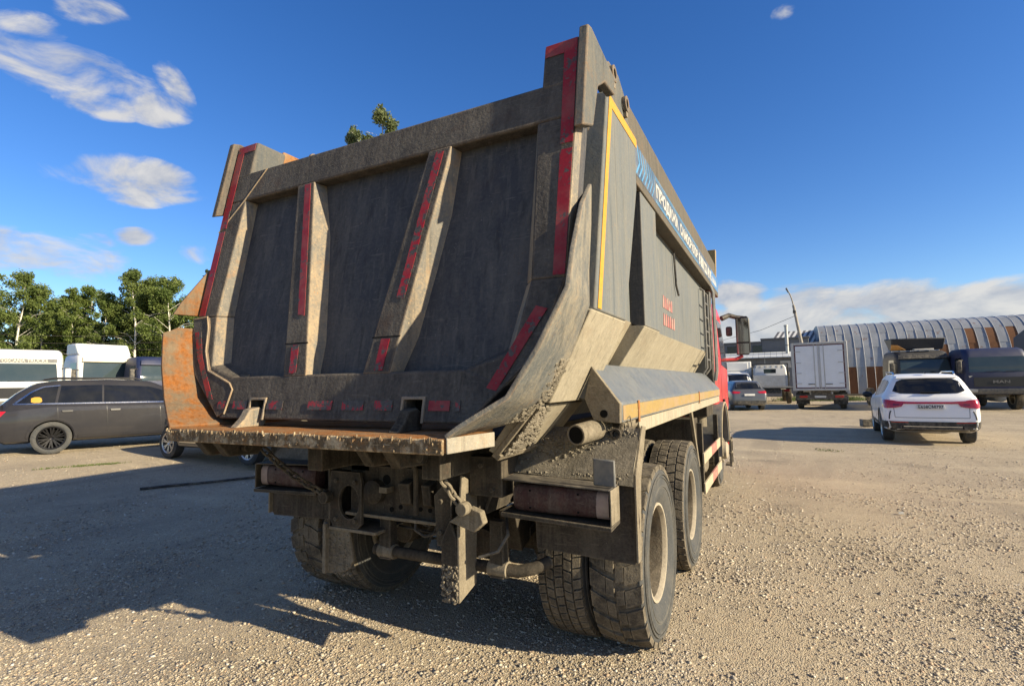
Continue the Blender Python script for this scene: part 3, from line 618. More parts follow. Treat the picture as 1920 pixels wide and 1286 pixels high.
# --- lettering on the rail, both lines readable from the right
def side_text(txt, y0, y1, z, h, mat, x=1.2525, bold=.0):
    return text_mesh(txt, h * 1.38, mat, 'lettering', T, basis((x, y0, z), (0, 1, 0), (0, 0, 1)), y1 - y0, .001, bold)
P('banner', MB().box(1.2503, 1.2515, .26, 5.98, 3.05, 3.285), M['band'], 0)
P('banner_end', MB().box(1.2516, 1.2522, 5.0, 5.98, 3.055, 3.28), M['mblue'], 0)
for z, w in ((3.268, .008), (3.25, .006), (3.064, .010), (3.080, .005)):
    P('banner_stripe', MB().box(1.2516, 1.2526, .95, 3.55, z - w / 2, z + w / 2), M['lblue'], 0)
for k in range(7):
    y = .28 + k * .088; w = .045 - .004 * k
    P('chevron', MB().xprism([(y, 3.06), (y + w * .75, 3.06), (y + w * .75 + .11, 3.165), (y + w * .5 + .05, 3.275), (y + .05, 3.275), (y + .11, 3.165)], 1.2516, 1.2526), M['lblue'], 0)
side_text('ПРОДАЖА', .99, 2.06, 3.108, .108, M['ltext'], bold=.006)
side_text('САМОСВАЛОВ', 2.18, 3.50, 3.108, .108, M['ltext'], bold=.006)
side_text('8 800 222 40 95', 3.62, 5.02, 3.09, .145, M['ltext'], bold=.008)
for k in range(6):      # last word on the band is too small to read
    y = 5.14 + k * .10; P('lettering', MB().xprism([(y, 3.105), (y + .07, 3.105), (y + .07, 3.205 - .03 * (k % 2)), (y + .03, 3.205)], 1.2523, 1.2533), M['ltext'], 0)
# two short faded red marks on the wall (unreadable lettering)
for r_, (z0, z1, n_) in enumerate(((2.30, 2.42, 5), (2.13, 2.25, 6))):
    for k in range(n_):
        y = 1.72 + k * .105
        P('red_mark', MB().xprism([(y, z0), (y + .085, z0), (y + .085, z1 - .02 * ((k + r_) % 2)), (y + .03, z1)], 1.131, 1.1335), M['red_faded'], 0)

# --- wheels
def tyre_mesh(r, w, style, seg=64):
    """tyre centred on origin, axle along x; returns MB list (tread, side)"""
    tread = MB(); side = MB(); h = w / 2; rb = .292
    prof = [(-h * .78, rb), (-h * .98, rb + .05), (-h * 1.04, rb + (r - rb) * .45), (-h * .99, r - .055), (-h * .90, r - .022)]
    prof2 = prof + [(-x, q) for x, q in reversed(prof)]
    side.lathe(prof + [(-h * .88, r - .020)], (0, 0, 0), 'x', seg); side.f = [f for f in side.f if len(f) == 4]
    a = MB().lathe([(-x, q) for x, q in prof + [(-h * .88, r - .020)]], (0, 0, 0), 'x', seg); a.f = [f for f in a.f if len(f) == 4]; side.add(a.v, a.f)
    # raised ring lines on the wall
    for q in (.40, .455, .478):
        for s in (1, -1):
            b = MB().lathe([(s * h * 1.02, q - .006), (s * h * 1.058, q - .003), (s * h * 1.058, q + .003), (s * h * 1.02, q + .006)], (0, 0, 0), 'x', seg); b.f = [f for f in b.f if len(f) == 4]; side.add(b.v, b.f)
    base = MB().lathe([(-h * .89, r - .022), (-h * .5, r - .016), (h * .5, r - .016), (h * .89, r - .022)], (0, 0, 0), 'x', seg); base.f = [f for f in base.f if len(f) == 4]; tread.add(base.v, base.f)
    def block(x0, x1, t0, t1, r0, r1, skew=0.0, cw=0.0):
        """block between axial x0..x1 and angles t0..t1"""
        vs = []
        for q in (r0, r1):
            e = 0 if q == r0 else .0035
            for xx, tt in ((x0 + e, t0 + e / r), (x1 - e, t0 + e / r + skew), (x1 - e, t1 - e / r + skew), (x0 + e, t1 - e / r)):
                dr = -.010 * (abs(xx) / h) ** 3
                vs.append((xx, (q + dr) * math.cos(tt), (q + dr) * math.sin(tt)))
        tread.add(vs, [(0, 3, 2, 1), (4, 5, 6, 7), (0, 1, 5, 4), (1, 2, 6, 5), (2, 3, 7, 6), (3, 0, 4, 7)])
    if style == 'lug':      # wide slanting lugs, staggered left and right
        n = 26; da = 2 * math.pi / n
        for k in range(n):
            t = k * da
            block(-h * .97, -h * .34, t, t + da * .80, r - .03, r, da * .30)
            block(-h * .35, -h * .02, t + da * .32, t + da * 1.06, r - .03, r, da * .10)
            block(h * .34, h * .97, t + da * .5 + da * .30, t + da * 1.30 + da * .30, r - .03, r, -da * .30)
            block(h * .02, h * .35, t + da * .5 + da * .40, t + da * 1.14 + da * .40, r - .03, r, -da * .10)
    else:                   # four ribs cut into blocks
        n = 44 if style == 'block' else 56; da = 2 * math.pi / n
        cuts = [(-.95, -.53), (-.49, -.03), (.03, .49), (.53, .95)] if style == 'block' else [(-.95, -.60), (-.56, -.22), (-.18, .18), (.22, .56), (.60, .95)]
        for c, (a0, a1) in enumerate(cuts):
            for k in range(n):
                j = rnd.uniform(-.04, .04) * da
                block(a0 * h, a1 * h, k * da + (c % 2) * da * .5 + j, (k + .93) * da + (c % 2) * da * .5 + j, r - .03, r, da * .18 * (1 if c % 2 else -1))
    return tread, side
def rim_mesh(dish):
    """rim, outer side at +x; dish: depth of the disc"""
    r = MB(); d = MB()
    r.lathe([(.118, .300), (.132, .296), (.132, .282), (.112, .272), (.06, .262), (-.10, .258), (-.13, .28), (-.132, .296), (-.118, .300), (-.10, .27), (.06, .272), (.10, .285)], (0, 0, 0), 'x', 40, True)
    d.lathe([(.104, .2685), (.06, .2590), (-.09, .2550), (-.09, .2565), (.06, .2605), (.104, .270)], (0, 0, 0), 'x', 40, True)
    x0 = .06 - dish
    d.lathe([(x0 - .012, .258), (x0, .258), (x0 + .03, .20), (x0 + .045, .17), (x0 + .045, .02), (x0 - .012, .02)], (0, 0, 0), 'x', 40)
    d.lathe([(x0 + .04, .14), (x0 + .12, .13), (x0 + .14, .10), (x0 + .14, .01)], (0, 0, 0), 'x', 24)
    for k in range(10):
        t = 2 * math.pi * k / 10; y, z = .168 * math.cos(t), .168 * math.sin(t)
        d.lathe([(x0 + .03, .017), (x0 + .075, .017), (x0 + .08, .012)], (0, y, z), 'x', 6)
    return r, d
RT = .545
tm = {}
def proto(style, w):
    tr, sd_ = tyre_mesh(RT, w, style)
    a = tr.build('tread', M['tread'], None, smooth=25); b = sd_.build('side', M['sidewall'], None, smooth=40, recalc=False)
    bm = bmesh.new(); bm.from_mesh(b.data); bmesh.ops.recalc_face_normals(bm, faces=bm.faces); bm.to_mesh(b.data); bm.free()
    m1, m2 = a.data, b.data; bpy.data.objects.remove(a); bpy.data.objects.remove(b); return m1, m2
tm['lug'] = proto('lug', .305); tm['block'] = proto('block', .305); tm['rib'] = proto('rib', .285)
def rimproto(d):
    r, dd = rim_mesh(d); a = r.build('rim', M['rim'], None, smooth=35); b = dd.build('disc', [M['rim'], M['rim_dark']], None, smooth=35)
    for p_ in b.data.polygons:
        if math.hypot(p_.center.y, p_.center.z) > .245: p_.material_index = 1
    m1, m2 = a.data, b.data
    bpy.data.objects.remove(a); bpy.data.objects.remove(b); return m1, m2
rimd = {'deep': rimproto(.15), 'front': rimproto(-.06)}
def link(name, me, parent, loc=(0, 0, 0), rot=(0, 0, 0)):
    o = bpy.data.objects.new(name, me); COL.objects.link(o); o.parent = parent; o.location = loc; o.rotation_euler = rot; return o
def wheel(x, y, style, rim, side, spin, parent=T, z=RT - .012):
    flip = 0 if side > 0 else math.pi
    w = link('wheel', tm[style][0], parent, (x, y, z), (spin, 0, flip))
    link('tyre_wall', tm[style][1], w); link('rim', rimd[rim][0], w); link('hub', rimd[rim][1], w)
    return w
for s in (1, -1):
    for ya in (.16, 1.59):
        wheel(s * 1.201, ya, 'lug' if ya < 1 else 'block', 'deep', s, rnd.uniform(0, 1))
        wi = wheel(s * .868, ya, 'rib', 'deep', -s, rnd.uniform(0, 1))
    wheel(s * 1.07, 5.5, 'rib', 'front', s, .3)
# --- chassis
for s in (1, -1): P('frame_rail', MB().box(*sorted((s * .37, s * .45)), -.62, 7.2, .82, 1.10), M['chassis'], .006)
for ya in (.16, 1.59):
    ax = MB().tube([(-1.0, ya, .53), (-.3, ya, .53), (-.22, ya, .53), (.22, ya, .53), (.3, ya, .53), (1.0, ya, .53)], [.075, .085, .19, .19, .085, .075], 18)
    P('axle', ax, M['chassis'], bevel=0)
P('front_axle', MB().box(-.9, .9, 5.43, 5.57, .42, .54), M['chassis'], .01)
for s in (1, -1):
    P('leaf_spring', MB().xprism([(-.15, .62), (.2, .72), (.73, .78), (1.26, .72), (1.61, .62), (1.61, .68), (1.26, .80), (.73, .90), (.2, .80), (-.15, .68)], s * .50, s * .59), M['chassis'], .005)
cm = MB().box(-.46, .46, -.66, -.60, .80, 1.10); P('rear_crossmember', cm, M['chassis'], .006)
P('cross_flange', MB().box(-.47, .47, -.70, -.56, .785, .805), M['chassis_pale'], .004)
for x, z, r in ((-.16, 1.02, .03), (-.05, .86, .014), (.1, .86, .014), (.17, .86, .014), (.26, .95, .014), (.22, 1.05, .014), (-.12, .84, .016), (.3, .84, .016)):
    P('frame_hole', MB().lathe([(0, r), (.003, r)], (x, -.664, z), 'y', 14), M['hole'], 0)
# tow jaw in the middle
P('tow_jaw', MB().xprism([(-.72, .90), (-.74, 1.02), (-.66, 1.04), (-.66, .87)], -.01, .07), M['chassis'], .006)
P('tow_jaw', MB().xprism([(-.72, .90), (-.74, 1.02), (-.66, 1.04), (-.66, .87)], .16, .22), M['chassis'], .006)
P('tow_pin', MB().tube([(.11, -.72, .84), (.11, -.72, 1.10), (.10, -.75, 1.16)], .016, 10), M['chassis'], bevel=0)
P('air_bottle', MB().lathe([(0, .0), (.012, .055), (.03, .072), (.3, .075)], (-.235, -.74, .945), 'y', 24), M['chassis'], bevel=0)
P('air_fitting', MB().box(-.165, -.105, -.73, -.66, .95, .985), M['chassis_pale'], .003)
# left rear bracket box with the round hole, right one with its bent tail
def holed_plate(x0, x1, z0, z1, y, cx_, cz_, rx, rz, n=24):
    m = MB(); ring = [(cx_ + rx * math.cos(2 * math.pi * k / n), cz_ + rz * math.sin(2 * math.pi * k / n)) for k in range(n)]
    def proj(a, b):
        dx, dz = a - cx_, b - cz_; t = min(((x1 if dx > 0 else x0) - cx_) / dx if abs(dx) > 1e-6 else 1e9, ((z1 if dz > 0 else z0) - cz_) / dz if abs(dz) > 1e-6 else 1e9); return (cx_ + dx * t, cz_ + dz * t)
    out = [proj(a, b) for a, b in ring]
    for yy in (y, y + .02):
        m.v += [(a, yy, b) for a, b in ring] + [(a, yy, b) for a, b in out]
    for k in range(n):
        j = (k + 1) % n
        m.f += [(k, j, n + j, n + k), (2 * n + k, 3 * n + k, 3 * n + j, 2 * n + j), (k, 2 * n + k, 2 * n + j, j), (n + k, n + j, 3 * n + j, 3 * n + k)]
    return m
P('rear_bracket', holed_plate(-.585, -.315, .71, 1.06, -.72, -.42, .87, .085, .105), M['chassis'], 0)
P('bracket_cheek', MB().box(-.60, -.585, -.72, -.45, .69, 1.20), M['chassis'], .004)
P('bracket_box', MB().box(-.56, -.30, -.66, -.40, 1.06, 1.29), M['chassis'], .006)
P('bracket_back', MB().box(-.58, -.32, -.50, -.49, .72, 1.05), M['hole'], 0)
P('bracket_base', MB().box(-.62, -.20, -.72, -.45, .685, .705), M['chassis_pale'], .003)
P('hanging_bracket', MB().prism([(x, -.70, z) for x, z in ((-.66, .72), (-.44, .70), (-.40, .50), (-.46, .43), (-.60, .40), (-.67, .45))], [(x, -.68, z) for x, z in ((-.66, .72), (-.44, .70), (-.40, .50), (-.46, .43), (-.60, .40), (-.67, .45))]), M['chassis_pale'], .004)
P('hanging_bracket', MB().box(-.625, -.60, -.74, -.701, .41, .72), M['chassis_pale'], .003)
# right hanging bracket (post with flared foot)
P('rear_bracket', MB().prism([(x, -.78, z) for x, z in ((.30, .70), (.28, .98), (.36, 1.06), (.40, 1.02), (.40, .72))], [(x, -.74, z) for x, z in ((.30, .70), (.28, .98), (.36, 1.06), (.40, 1.02), (.40, .72))]), M['chassis'], .005)
P('hanging_bracket', MB().prism([(x, -.80, z) for x, z in ((.345, .46), (.34, .74), (.40, .86), (.445, .76), (.45, .42), (.40, .425))], [(x, -.775, z) for x, z in ((.345, .46), (.34, .74), (.40, .86), (.445, .76), (.45, .42), (.40, .425))]), M['chassis'], .006)
P('bracket_web', MB().prism([(.445, y, z) for y, z in ((-.80, .42), (-.62, .47), (-.60, 1.02), (-.76, 1.10), (-.80, .80))], [(.462, y, z) for y, z in ((-.80, .42), (-.62, .47), (-.60, 1.02), (-.76, 1.10), (-.80, .80))]), M['chassis_pale'], .005)  # paler than the bracket front: its sunlit side is put into the colour
P('bracket_box', MB().box(.47, .68, -.70, -.46, .98, 1.20), M['chassis'], .006)
# chain hook plate
P('hook_plate', MB().prism([(x, -.84, z) for x, z in ((.42, .86), (.58, .82), (.64, .87), (.62, .93), (.55, .95))], [(x, -.79, z) for x, z in ((.42, .86), (.58, .82), (.64, .87), (.62, .93), (.55, .95))]), M['chassis_pale'], .006)
P('shackle', MB().lathe([(-.03, .0), (-.03, .035), (.03, .035), (.03, .0)], (.53, -.86, .945), 'y', 16), M['chassis_pale'], .004)
def chain(p0, p1, n, sag, mat):
    p0, p1 = Vector(p0), Vector(p1); pts = [p0.lerp(p1, k / n) + Vector((0, 0, -sag * 4 * (k / n) * (1 - k / n))) for k in range(n + 1)]
    for k in range(n):
        a, b = pts[k], pts[k + 1]; d = (b - a).normalized(); L = (b - a).length * .72; u = d.cross(Vector((0, 1, 0.3))).normalized(); v = d.cross(u)
        w = u if k % 2 else v; c = (a + b) / 2; path = []
        for j in range(13):
            t = 2 * math.pi * j / 12; path.append(c + d * math.cos(t) * L + w * math.sin(t) * .020)
        P('chain_link', MB().tube(path, .0085, 6, False), mat, bevel=0)
chain((.36, -.98, 1.27), (.50, -.86, .97), 8, .01, M['chassis_pale'])
chain((-.90, -.98, 1.22), (-.58, -.76, .92), 9, .03, M['chassis'])
P('chain_anchor', MB().lathe([(-.025, 0), (-.025, .04), (.025, .04), (.025, 0)], (-.575, -.765, .90), 'y', 14), M['chassis'], .004)
# hinge blocks beneath the lip
for x in (.27, -1.02):
    P('hinge_block', MB().xprism([(-1.33, 1.335), (-1.22, 1.20), (-1.02, 1.19), (-.90, 1.335)], x - .10, x - .04), M['chassis'], .006)
    P('hinge_block', MB().xprism([(-1.33, 1.335), (-1.22, 1.20), (-1.02, 1.19), (-.90, 1.335)], x + .07, x + .13), M['chassis'], .006)
    P('hinge_pin', MB().tube([(x - .14, -1.12, 1.245), (x + .17, -1.12, 1.245)], .028, 12), M['chassis'], bevel=0)
# underrun bar
P('underrun_bar', MB().tube([(-.30, -.60, .565), (.72, -.60, .565), (.80, -.56, .58), (.86, -.48, .60)], .034, 14), M['chassis'], bevel=0)
for x in (-.20, .60):
    P('bar_arm', MB().prism([(x, -.60, z0) for z0 in ()] + [(x - .045, -.635, .52), (x + .045, -.635, .52), (x + .045, -.635, .62), (x + .03, -.62, .83), (x - .05, -.62, .83)], [(x - .045, -.56, .52), (x + .045, -.56, .52), (x + .045, -.56, .62), (x + .03, -.56, .83), (x - .05, -.56, .83)]), M['chassis'], .005)
    P('bar_clamp', MB().lathe([(-.06, .046), (.06, .046)], (x, -.60, .565), 'x', 16), M['chassis_pale'], .004)
P('air_hose', MB().tube([(.66, -.62, .86), (.70, -.68, .78), (.66, -.72, .70), (.55, -.74, .66)], .010, 6), M['black'], bevel=0)
P('air_hose', MB().tube([(.02, -.60, .82), (.03, -.62, .72), (.1, -.62, .69), (.2, -.62, .72)], .010, 6), M['black'], bevel=0)
P('brake_pot', MB().lathe([(0, .0), (0, .08), (.05, .09), (.09, .08), (.14, .06), (.14, 0)], (.32, -.30, .60), 'y', 18), M['chassis'], .003)
P('brake_pot', MB().lathe([(0, .0), (0, .08), (.05, .09), (.09, .08), (.14, .06), (.14, 0)], (-.32, -.30, .60), 'y', 18), M['chassis'], .003)

# clutter around the rear frame: hoses, cables, bolts, mud lumps
for k in range(12):
    x0 = rnd.uniform(-.42, .42); z0 = rnd.uniform(.72, 1.08); y0 = rnd.uniform(-.60, -.35)
    pth = [Vector((x0, y0, z0))]
    for j in range(4): pth.append(pth[-1] + Vector((rnd.uniform(-.14, .14), rnd.uniform(-.03, .12), rnd.uniform(-.12, .06))))
    P('air_hose', MB().tube(pth, rnd.uniform(.006, .012), 6), M['black'], bevel=0)
for x, z in ((-.52, 1.0), (-.36, 1.0), (-.52, .76), (-.36, .76), (.33, .95), (.33, .78), (.55, 1.15), (.62, 1.02)):
    P('bolt', MB().lathe([(0, .014), (.016, .014), (.016, .0)], (x, -.738 if x < 0 else (-.796 if x < .4 else -.716), z), 'y', 6), M['chassis'], bevel=0)
P('brake_line', MB().tube([(-.45, -.55, .90), (-.3, -.5, .70), (.1, -.45, .66), (.4, -.5, .72), (.5, -.5, .95)], .009, 6), M['black'], bevel=0)
P('spring_hanger', MB().xprism([(-.35, .82), (-.10, .82), (-.14, .60), (-.26, .56)], .46, .58), M['chassis'], .008)
P('spring_hanger', MB().xprism([(-.35, .82), (-.10, .82), (-.14, .60), (-.26, .56)], -.58, -.46), M['chassis'], .008)
P('torque_rod', MB().tube([(-.15, -.35, .74), (-.1, .7, .80)], .035, 10), M['chassis'], bevel=0); P('torque_rod', MB().tube([(.15, -.35, .74), (.1, .7, .80)], .035, 10), M['chassis'], bevel=0)
P('wheel_cylinder', MB().lathe([(-.10, 0), (-.10, .13), (.10, .13), (.10, 0)], (-.62, .16, .53), 'x', 20), M['chassis'], .006); P('wheel_cylinder', MB().lathe([(-.10, 0), (-.10, .13), (.10, .13), (.10, 0)], (.62, .16, .53), 'x', 20), M['chassis'], .006)
ml = MB()
for i in range(420):
    # mud lumps on the hanging brackets and arms
    if i % 2: p = (rnd.uniform(.345, .455), -.80 + rnd.uniform(-.004, .006), rnd.uniform(.42, .62)); 
    else: p = (rnd.uniform(-.66, -.42), -.703 + rnd.uniform(-.004, .004), rnd.uniform(.41, .66))
    r = rnd.uniform(.003, .011); ml.sphere(p, (r, r * .7, r), 5, 4, .3)
tag(P('mud_lumps', ml, M['chassis_pale'], bevel=0, smooth=0), kind='stuff')

# --- tail lamps in their channels
for s in (1, -1):
    yb = -.62
    P('lamp_hood', MB().prism([(s * .70, yb - .11, 1.085), (s * 1.29, yb - .11, 1.065), (s * 1.29, yb + .04, 1.07), (s * .70, yb + .04, 1.09)], [(s * .70, yb - .11, 1.093), (s * 1.29, yb - .11, 1.073), (s * 1.29, yb + .04, 1.078), (s * .70, yb + .04, 1.098)]), M['steel_dark'] if s > 0 else M['chassis'], .002)
    P('lamp_shelf', MB().prism([(s * .69, yb - .12, .893), (s * 1.30, yb - .12, .873), (s * 1.30, yb + .04, .88), (s * .69, yb + .04, .90)], [(s * .69, yb - .12, .915), (s * 1.30, yb - .12, .895), (s * 1.30, yb + .04, .902), (s * .69, yb + .04, .922)]), M['chassis'], .003)
    P('lamp_end_plate', MB().box(*sorted((s * 1.292, s * 1.30)), yb - .11, yb + .04, .90, 1.07), M['chassis_pale'] if s > 0 else M['chassis'], .002)
    P('lamp_back', MB().box(*sorted((s * .70, s * 1.29)), yb + .042, yb + .052, .89, 1.09), M['chassis'], .002)
    lamp = MB()
    def capsule(x0, x1, yc, zc, hz, dy, n=16):
        ring = []
        for x, k in ((x0, .82), (x0 + .02, .97), (x0 + .05, 1), (x1 - .05, 1), (x1 - .02, .97), (x1, .82)):
            r_ = []
            for j in range(n):
                t = 2 * math.pi * j / n; c, w = math.cos(t), math.sin(t); e = .45
                r_.append((s * x, yc + dy * k * math.copysign(abs(c) ** e, c), zc + hz * k * math.copysign(abs(w) ** .75, w)))
            ring.append(r_)
        return MB().loft(ring)
    tl = P('tail_lamp', capsule(.745, 1.225, yb - .03, .99, .073, .055), M['lampglass'], bevel=0, smooth=50)
    capsule(1.227, 1.262, yb - .03, .985, .070, .05).build('lamp_cap', M['lampend'], tl, smooth=50)
    for xx in (.85, 1.12):
        for zz in (.945, 1.035): MB().lathe([(0, .006), (.004, .006)], (s * xx, yb - .0885, zz), 'y', 8).build('screw', M['hole'], tl, smooth=0)
    # mud guard and flap behind the tyre
    yf = -.52
    P('mudguard', MB().prism([(s * x, y, z) for x, y, z in ((.62, -.55, 1.10), (1.37, -.55, 1.06), (1.37, -.545, 1.16), (1.37, -.36, 1.345), (.66, -.36, 1.345))], [(s * x, y, z) for x, y, z in ((.62, -.53, 1.10), (1.37, -.53, 1.06), (1.37, -.525, 1.16), (1.37, -.34, 1.345), (.66, -.34, 1.345))]), M['crust'], .003)
    fl = [(.79, .92), (.80, .68), (1.355, .66), (1.37, .68), (1.385, .88), (1.37, 1.09), (.80, 1.09)]
    P('mud_flap', MB().prism([(s * x, yf, z) for x, z in fl], [(s * x, yf + .012, z) for x, z in fl]), M['flap'], .002)
    P('guard_edge', MB().prism([(s * 1.371, y, z) for y, z in ((-.55, .68), (-.49, .68), (-.44, 1.08), (-.28, 1.35), (-.36, 1.36), (-.55, 1.12))], [(s * 1.382, y, z) for y, z in ((-.55, .68), (-.49, .68), (-.44, 1.08), (-.28, 1.35), (-.36, 1.36), (-.55, 1.12))]), M['chassis_pale'], .002)
P('plaque', MB().prism([(1.20, -.70, 1.085), (1.315, -.70, 1.08), (1.315, -.70, 1.215), (1.20, -.70, 1.22)], [(1.20, -.685, 1.085), (1.315, -.685, 1.08), (1.315, -.685, 1.215), (1.20, -.685, 1.22)]), M['grey_pl'], .008)
cr2 = MB()
for i in range(1100):
    x = rnd.uniform(.70, 1.36); w = rnd.random(); r = rnd.uniform(.003, .013)
    dens = math.sin(x * 9) * math.sin(w * 7 + x * 4)
    if dens < -.15 and rnd.random() < .8: continue
    cr2.sphere((x, -.552 + .19 * w, 1.10 + .24 * w), (r * 1.2, r, r * .8), 5, 4, .3)
tag(P('mud_crust', cr2, M['crust'], bevel=0, smooth=0), kind='stuff')
# exhaust and small pipe
ex = MB().lathe([(0, .046), (0, .056), (.62, .060), (.62, .046)], (0, 0, 0), 'y', 28, True)
mt = Matrix.Translation((1.085, -.62, 1.325)) @ Matrix.Rotation(R(-13), 4, 'Z') @ Matrix.Rotation(R(4), 4, 'X')
ex.v = [tuple(mt @ Vector(v)) for v in ex.v]
P('exhaust_pipe', ex, M['chassis_pale'], .003)
exi_ = MB().lathe([(.006, .0), (.006, .0455), (.5, .0455), (.5, 0)], (0, 0, 0), 'y', 24); exi_.v = [tuple(mt @ Vector(v)) for v in exi_.v]
P('exhaust_dark', exi_, M['hole'], 0)
P('overflow_pipe', MB().lathe([(0, .020), (0, .030), (.25, .030), (.25, .020)], (1.245, -.42, 1.318), 'y', 18, True), M['chassis'], .002)
P('pipe_clamp', MB().box(1.19, 1.275, -.34, -.32, 1.27, 1.40), M['chassis'], .002)
for k in range(4):
    p = Vector((1.25 + .01 * k, -.40 + .02 * k, 1.33)); P('tie_wire', MB().tube([p, p + Vector((.03 - .01 * k, -.02, .05)), p + Vector((.02, .03, .02 + .02 * k)), p + Vector((.035, .02, -.04 + .02 * k))], .0045, 5), M['chassis_pale'], bevel=0)

# --- right side equipment: guards, tanks, cab
M['guard_pale'] = plain('dusty_guard_tape', (.34, .285, .19), .7, var=.2, scale=9, dust=.6)
M['guard_red'] = plain('guard_red_tape', (.30, .085, .07), .6, var=.25, scale=12, dust=.8)
for s in (1, -1):
    for z in (.40, .73):
        for k, (y0, y1) in enumerate(((3.0, 3.75), (3.75, 4.35), (4.35, 4.92))):
            P('guard_rail', MB().box(*sorted((s * 1.262, s * 1.285)), y0, y1 - .002, z - .06, z + .06), M['guard_red'] if k == 1 else M['guard_pale'], .004)
    for y in (3.1, 4.8): P('guard_post', MB().box(*sorted((s * 1.20, s * 1.261)), y, y + .06, .34, 1.12), M['chassis'], .004)
    for k in range(3):
        y = 3.35 + k * .36
        P('fuel_tank' if s < 0 else 'air_tank', MB().lathe([(-.30, .0), (-.29, .10), (-.26, .145), (.22, .145), (.245, .10), (.25, 0)], (s * .95, y, .56), 'x', 20), M['chassis_pale'], bevel=0)
    P('guard_strut', MB().prism([(s * 1.22, 2.42, 1.29), (s * 1.25, 2.42, 1.29), (s * 1.25, 2.50, 1.29), (s * 1.22, 2.50, 1.29)], [(s * 1.22, 2.84, .66), (s * 1.25, 2.84, .66), (s * 1.25, 2.90, .66), (s * 1.22, 2.90, .66)]), M['chassis_pale'], .003)
    P('battery_box', MB().box(*sorted((s * .62, s * 1.20)), 2.95, 3.2, .62, 1.18), M['chassis'], .01)
    # front wheel fender
    fd = []
    for k in range(13):
        t = math.pi * (-.05 + 1.05 * k / 12); fd.append((5.5 - .68 * math.cos(t), .62 + .66 * math.sin(t)))
    fi = [(5.5 + (y - 5.5) * .92, .62 + (z - .62) * .92) for y, z in fd]
    P('front_fender', MB().xprism(fd + fi[::-1], s * .90, s * 1.30), M['grey_pl'], .006)
    P('fender_edge', MB().xprism(fd + [(5.5 + (y - 5.5) * .97, .62 + (z - .62) * .97) for y, z in fd][::-1], s * 1.301, s * 1.315), M['guard_pale'], .003)
P('gear_bracket', MB().box(.9, 1.2, 4.2, 4.9, 1.12, 1.29), M['chassis'], .01)
P('filter_can', MB().lathe([(0, .0), (0, .09), (.26, .09), (.26, 0)], (1.08, 4.35, .98), 'z', 18), M['chassis_pale'], .006)
for k in range(3): P('entry_step', MB().box(1.20, 1.31, 6.42, 6.72, .16 + .2 * k, .19 + .2 * k), M['chassis_pale'], .004)
for y in (6.44, 6.70): P('step_side', MB().box(1.27, 1.31, y - .01, y + .01, .15, .62), M['chassis_pale'], .003)
# cab: rounded box lofted in z
def cab_shell(levels, n=6):
    """levels: (z, y_rear, y_front, half_width, corner radius)"""
    rings = []
    for z, yr, yf, hw, rc in levels:
        ring = []
        for cx_, cy_, a0 in ((hw - rc, yf - rc, 0), (-hw + rc, yf - rc, 90), (-hw + rc * .5, yr + rc * .5, 180), (hw - rc * .5, yr + rc * .5, 270)):
            rr = rc if cy_ > (yr + yf) / 2 else rc * .5
            for k in range(n + 1):
                a = R(a0 + 90 * k / n); ring.append((cx_ + rr * math.cos(a), cy_ + rr * math.sin(a), z))
        rings.append(ring)
    return MB().loft(rings)
cabm = cab_shell([(1.02, 5.28, 7.18, 1.20, .2), (1.10, 5.26, 7.22, 1.245, .2), (1.75, 5.26, 7.25, 1.25, .2), (1.95, 5.26, 7.22, 1.245, .22), (2.72, 5.28, 7.02, 1.19, .25), (2.86, 5.30, 6.92, 1.16, .28), (2.93, 5.38, 6.78, 1.08, .3)])
cab = P('cab', cabm, M['cab_red'], bevel=0, smooth=40)
def bvh_of(o):
    bm = bmesh.new(); bm.from_mesh(o.data); t = BVHTree.FromBMesh(bm); bm.free(); return t
def patch(bvh, top, bot, axis, off=.006, nu=8, nv=4, thick=.006, far=20):
    """top, bot: polylines in the two coordinates across the axis; cast on the surface along the axis ('+x' = seen from +x)"""
    def samp(pl, t):
        L = [0]
        for a, b in zip(pl, pl[1:]): L.append(L[-1] + math.hypot(b[0] - a[0], b[1] - a[1]))
        d = t * L[-1]
        for i in range(len(pl) - 1):
            if d <= L[i + 1] + 1e-9:
                k = (d - L[i]) / max(1e-9, L[i + 1] - L[i]); return (pl[i][0] + (pl[i + 1][0] - pl[i][0]) * k, pl[i][1] + (pl[i + 1][1] - pl[i][1]) * k)
        return pl[-1]
    sgn = 1 if axis[0] == '+' else -1; ax = axis[1]
    d = {'x': Vector((-sgn, 0, 0)), 'y': Vector((0, -sgn, 0)), 'z': Vector((0, 0, -sgn))}[ax]
    rows = []
    for j in range(nv + 1):
        row = []
        for i in range(nu + 1):
            a = samp(top, i / nu); b = samp(bot, i / nu); u = a[0] + (b[0] - a[0]) * j / nv; w = a[1] + (b[1] - a[1]) * j / nv
            org = {'x': Vector((sgn * far, u, w)), 'y': Vector((u, sgn * far, w)), 'z': Vector((u, w, sgn * far))}[ax]
            hit = bvh.ray_cast(org, d)
            if hit[0] is None:
                f = bvh.find_nearest(org + d * (far - .9)); p = f[0]; nrm = -d
            else: p = hit[0]; nrm = -d
            row.append(tuple(p + nrm * off))
        rows.append(row)
    m = MB(); n = nu + 1
    # front sheet and a back sheet set a little inside: a thin solid
    m.loft(rows, cap=False, closed=False); k = len(m.v)
    m.v += [tuple(Vector(v) + d * (off + thick)) for v in m.v[:k]]
    m.f += [tuple(i + k for i in reversed(f)) for f in m.f]
    edge = [i for i in range(n)] + [n * j + n - 1 for j in range(1, nv + 1)] + [n * nv + i for i in range(n - 2, -1, -1)] + [n * j for j in range(nv - 1, 0, -1)]
    for a, b in zip(edge, edge[1:] + edge[:1]): m.f.append((a, b, b + k, a + k))
    return m
cb = bvh_of(cab)
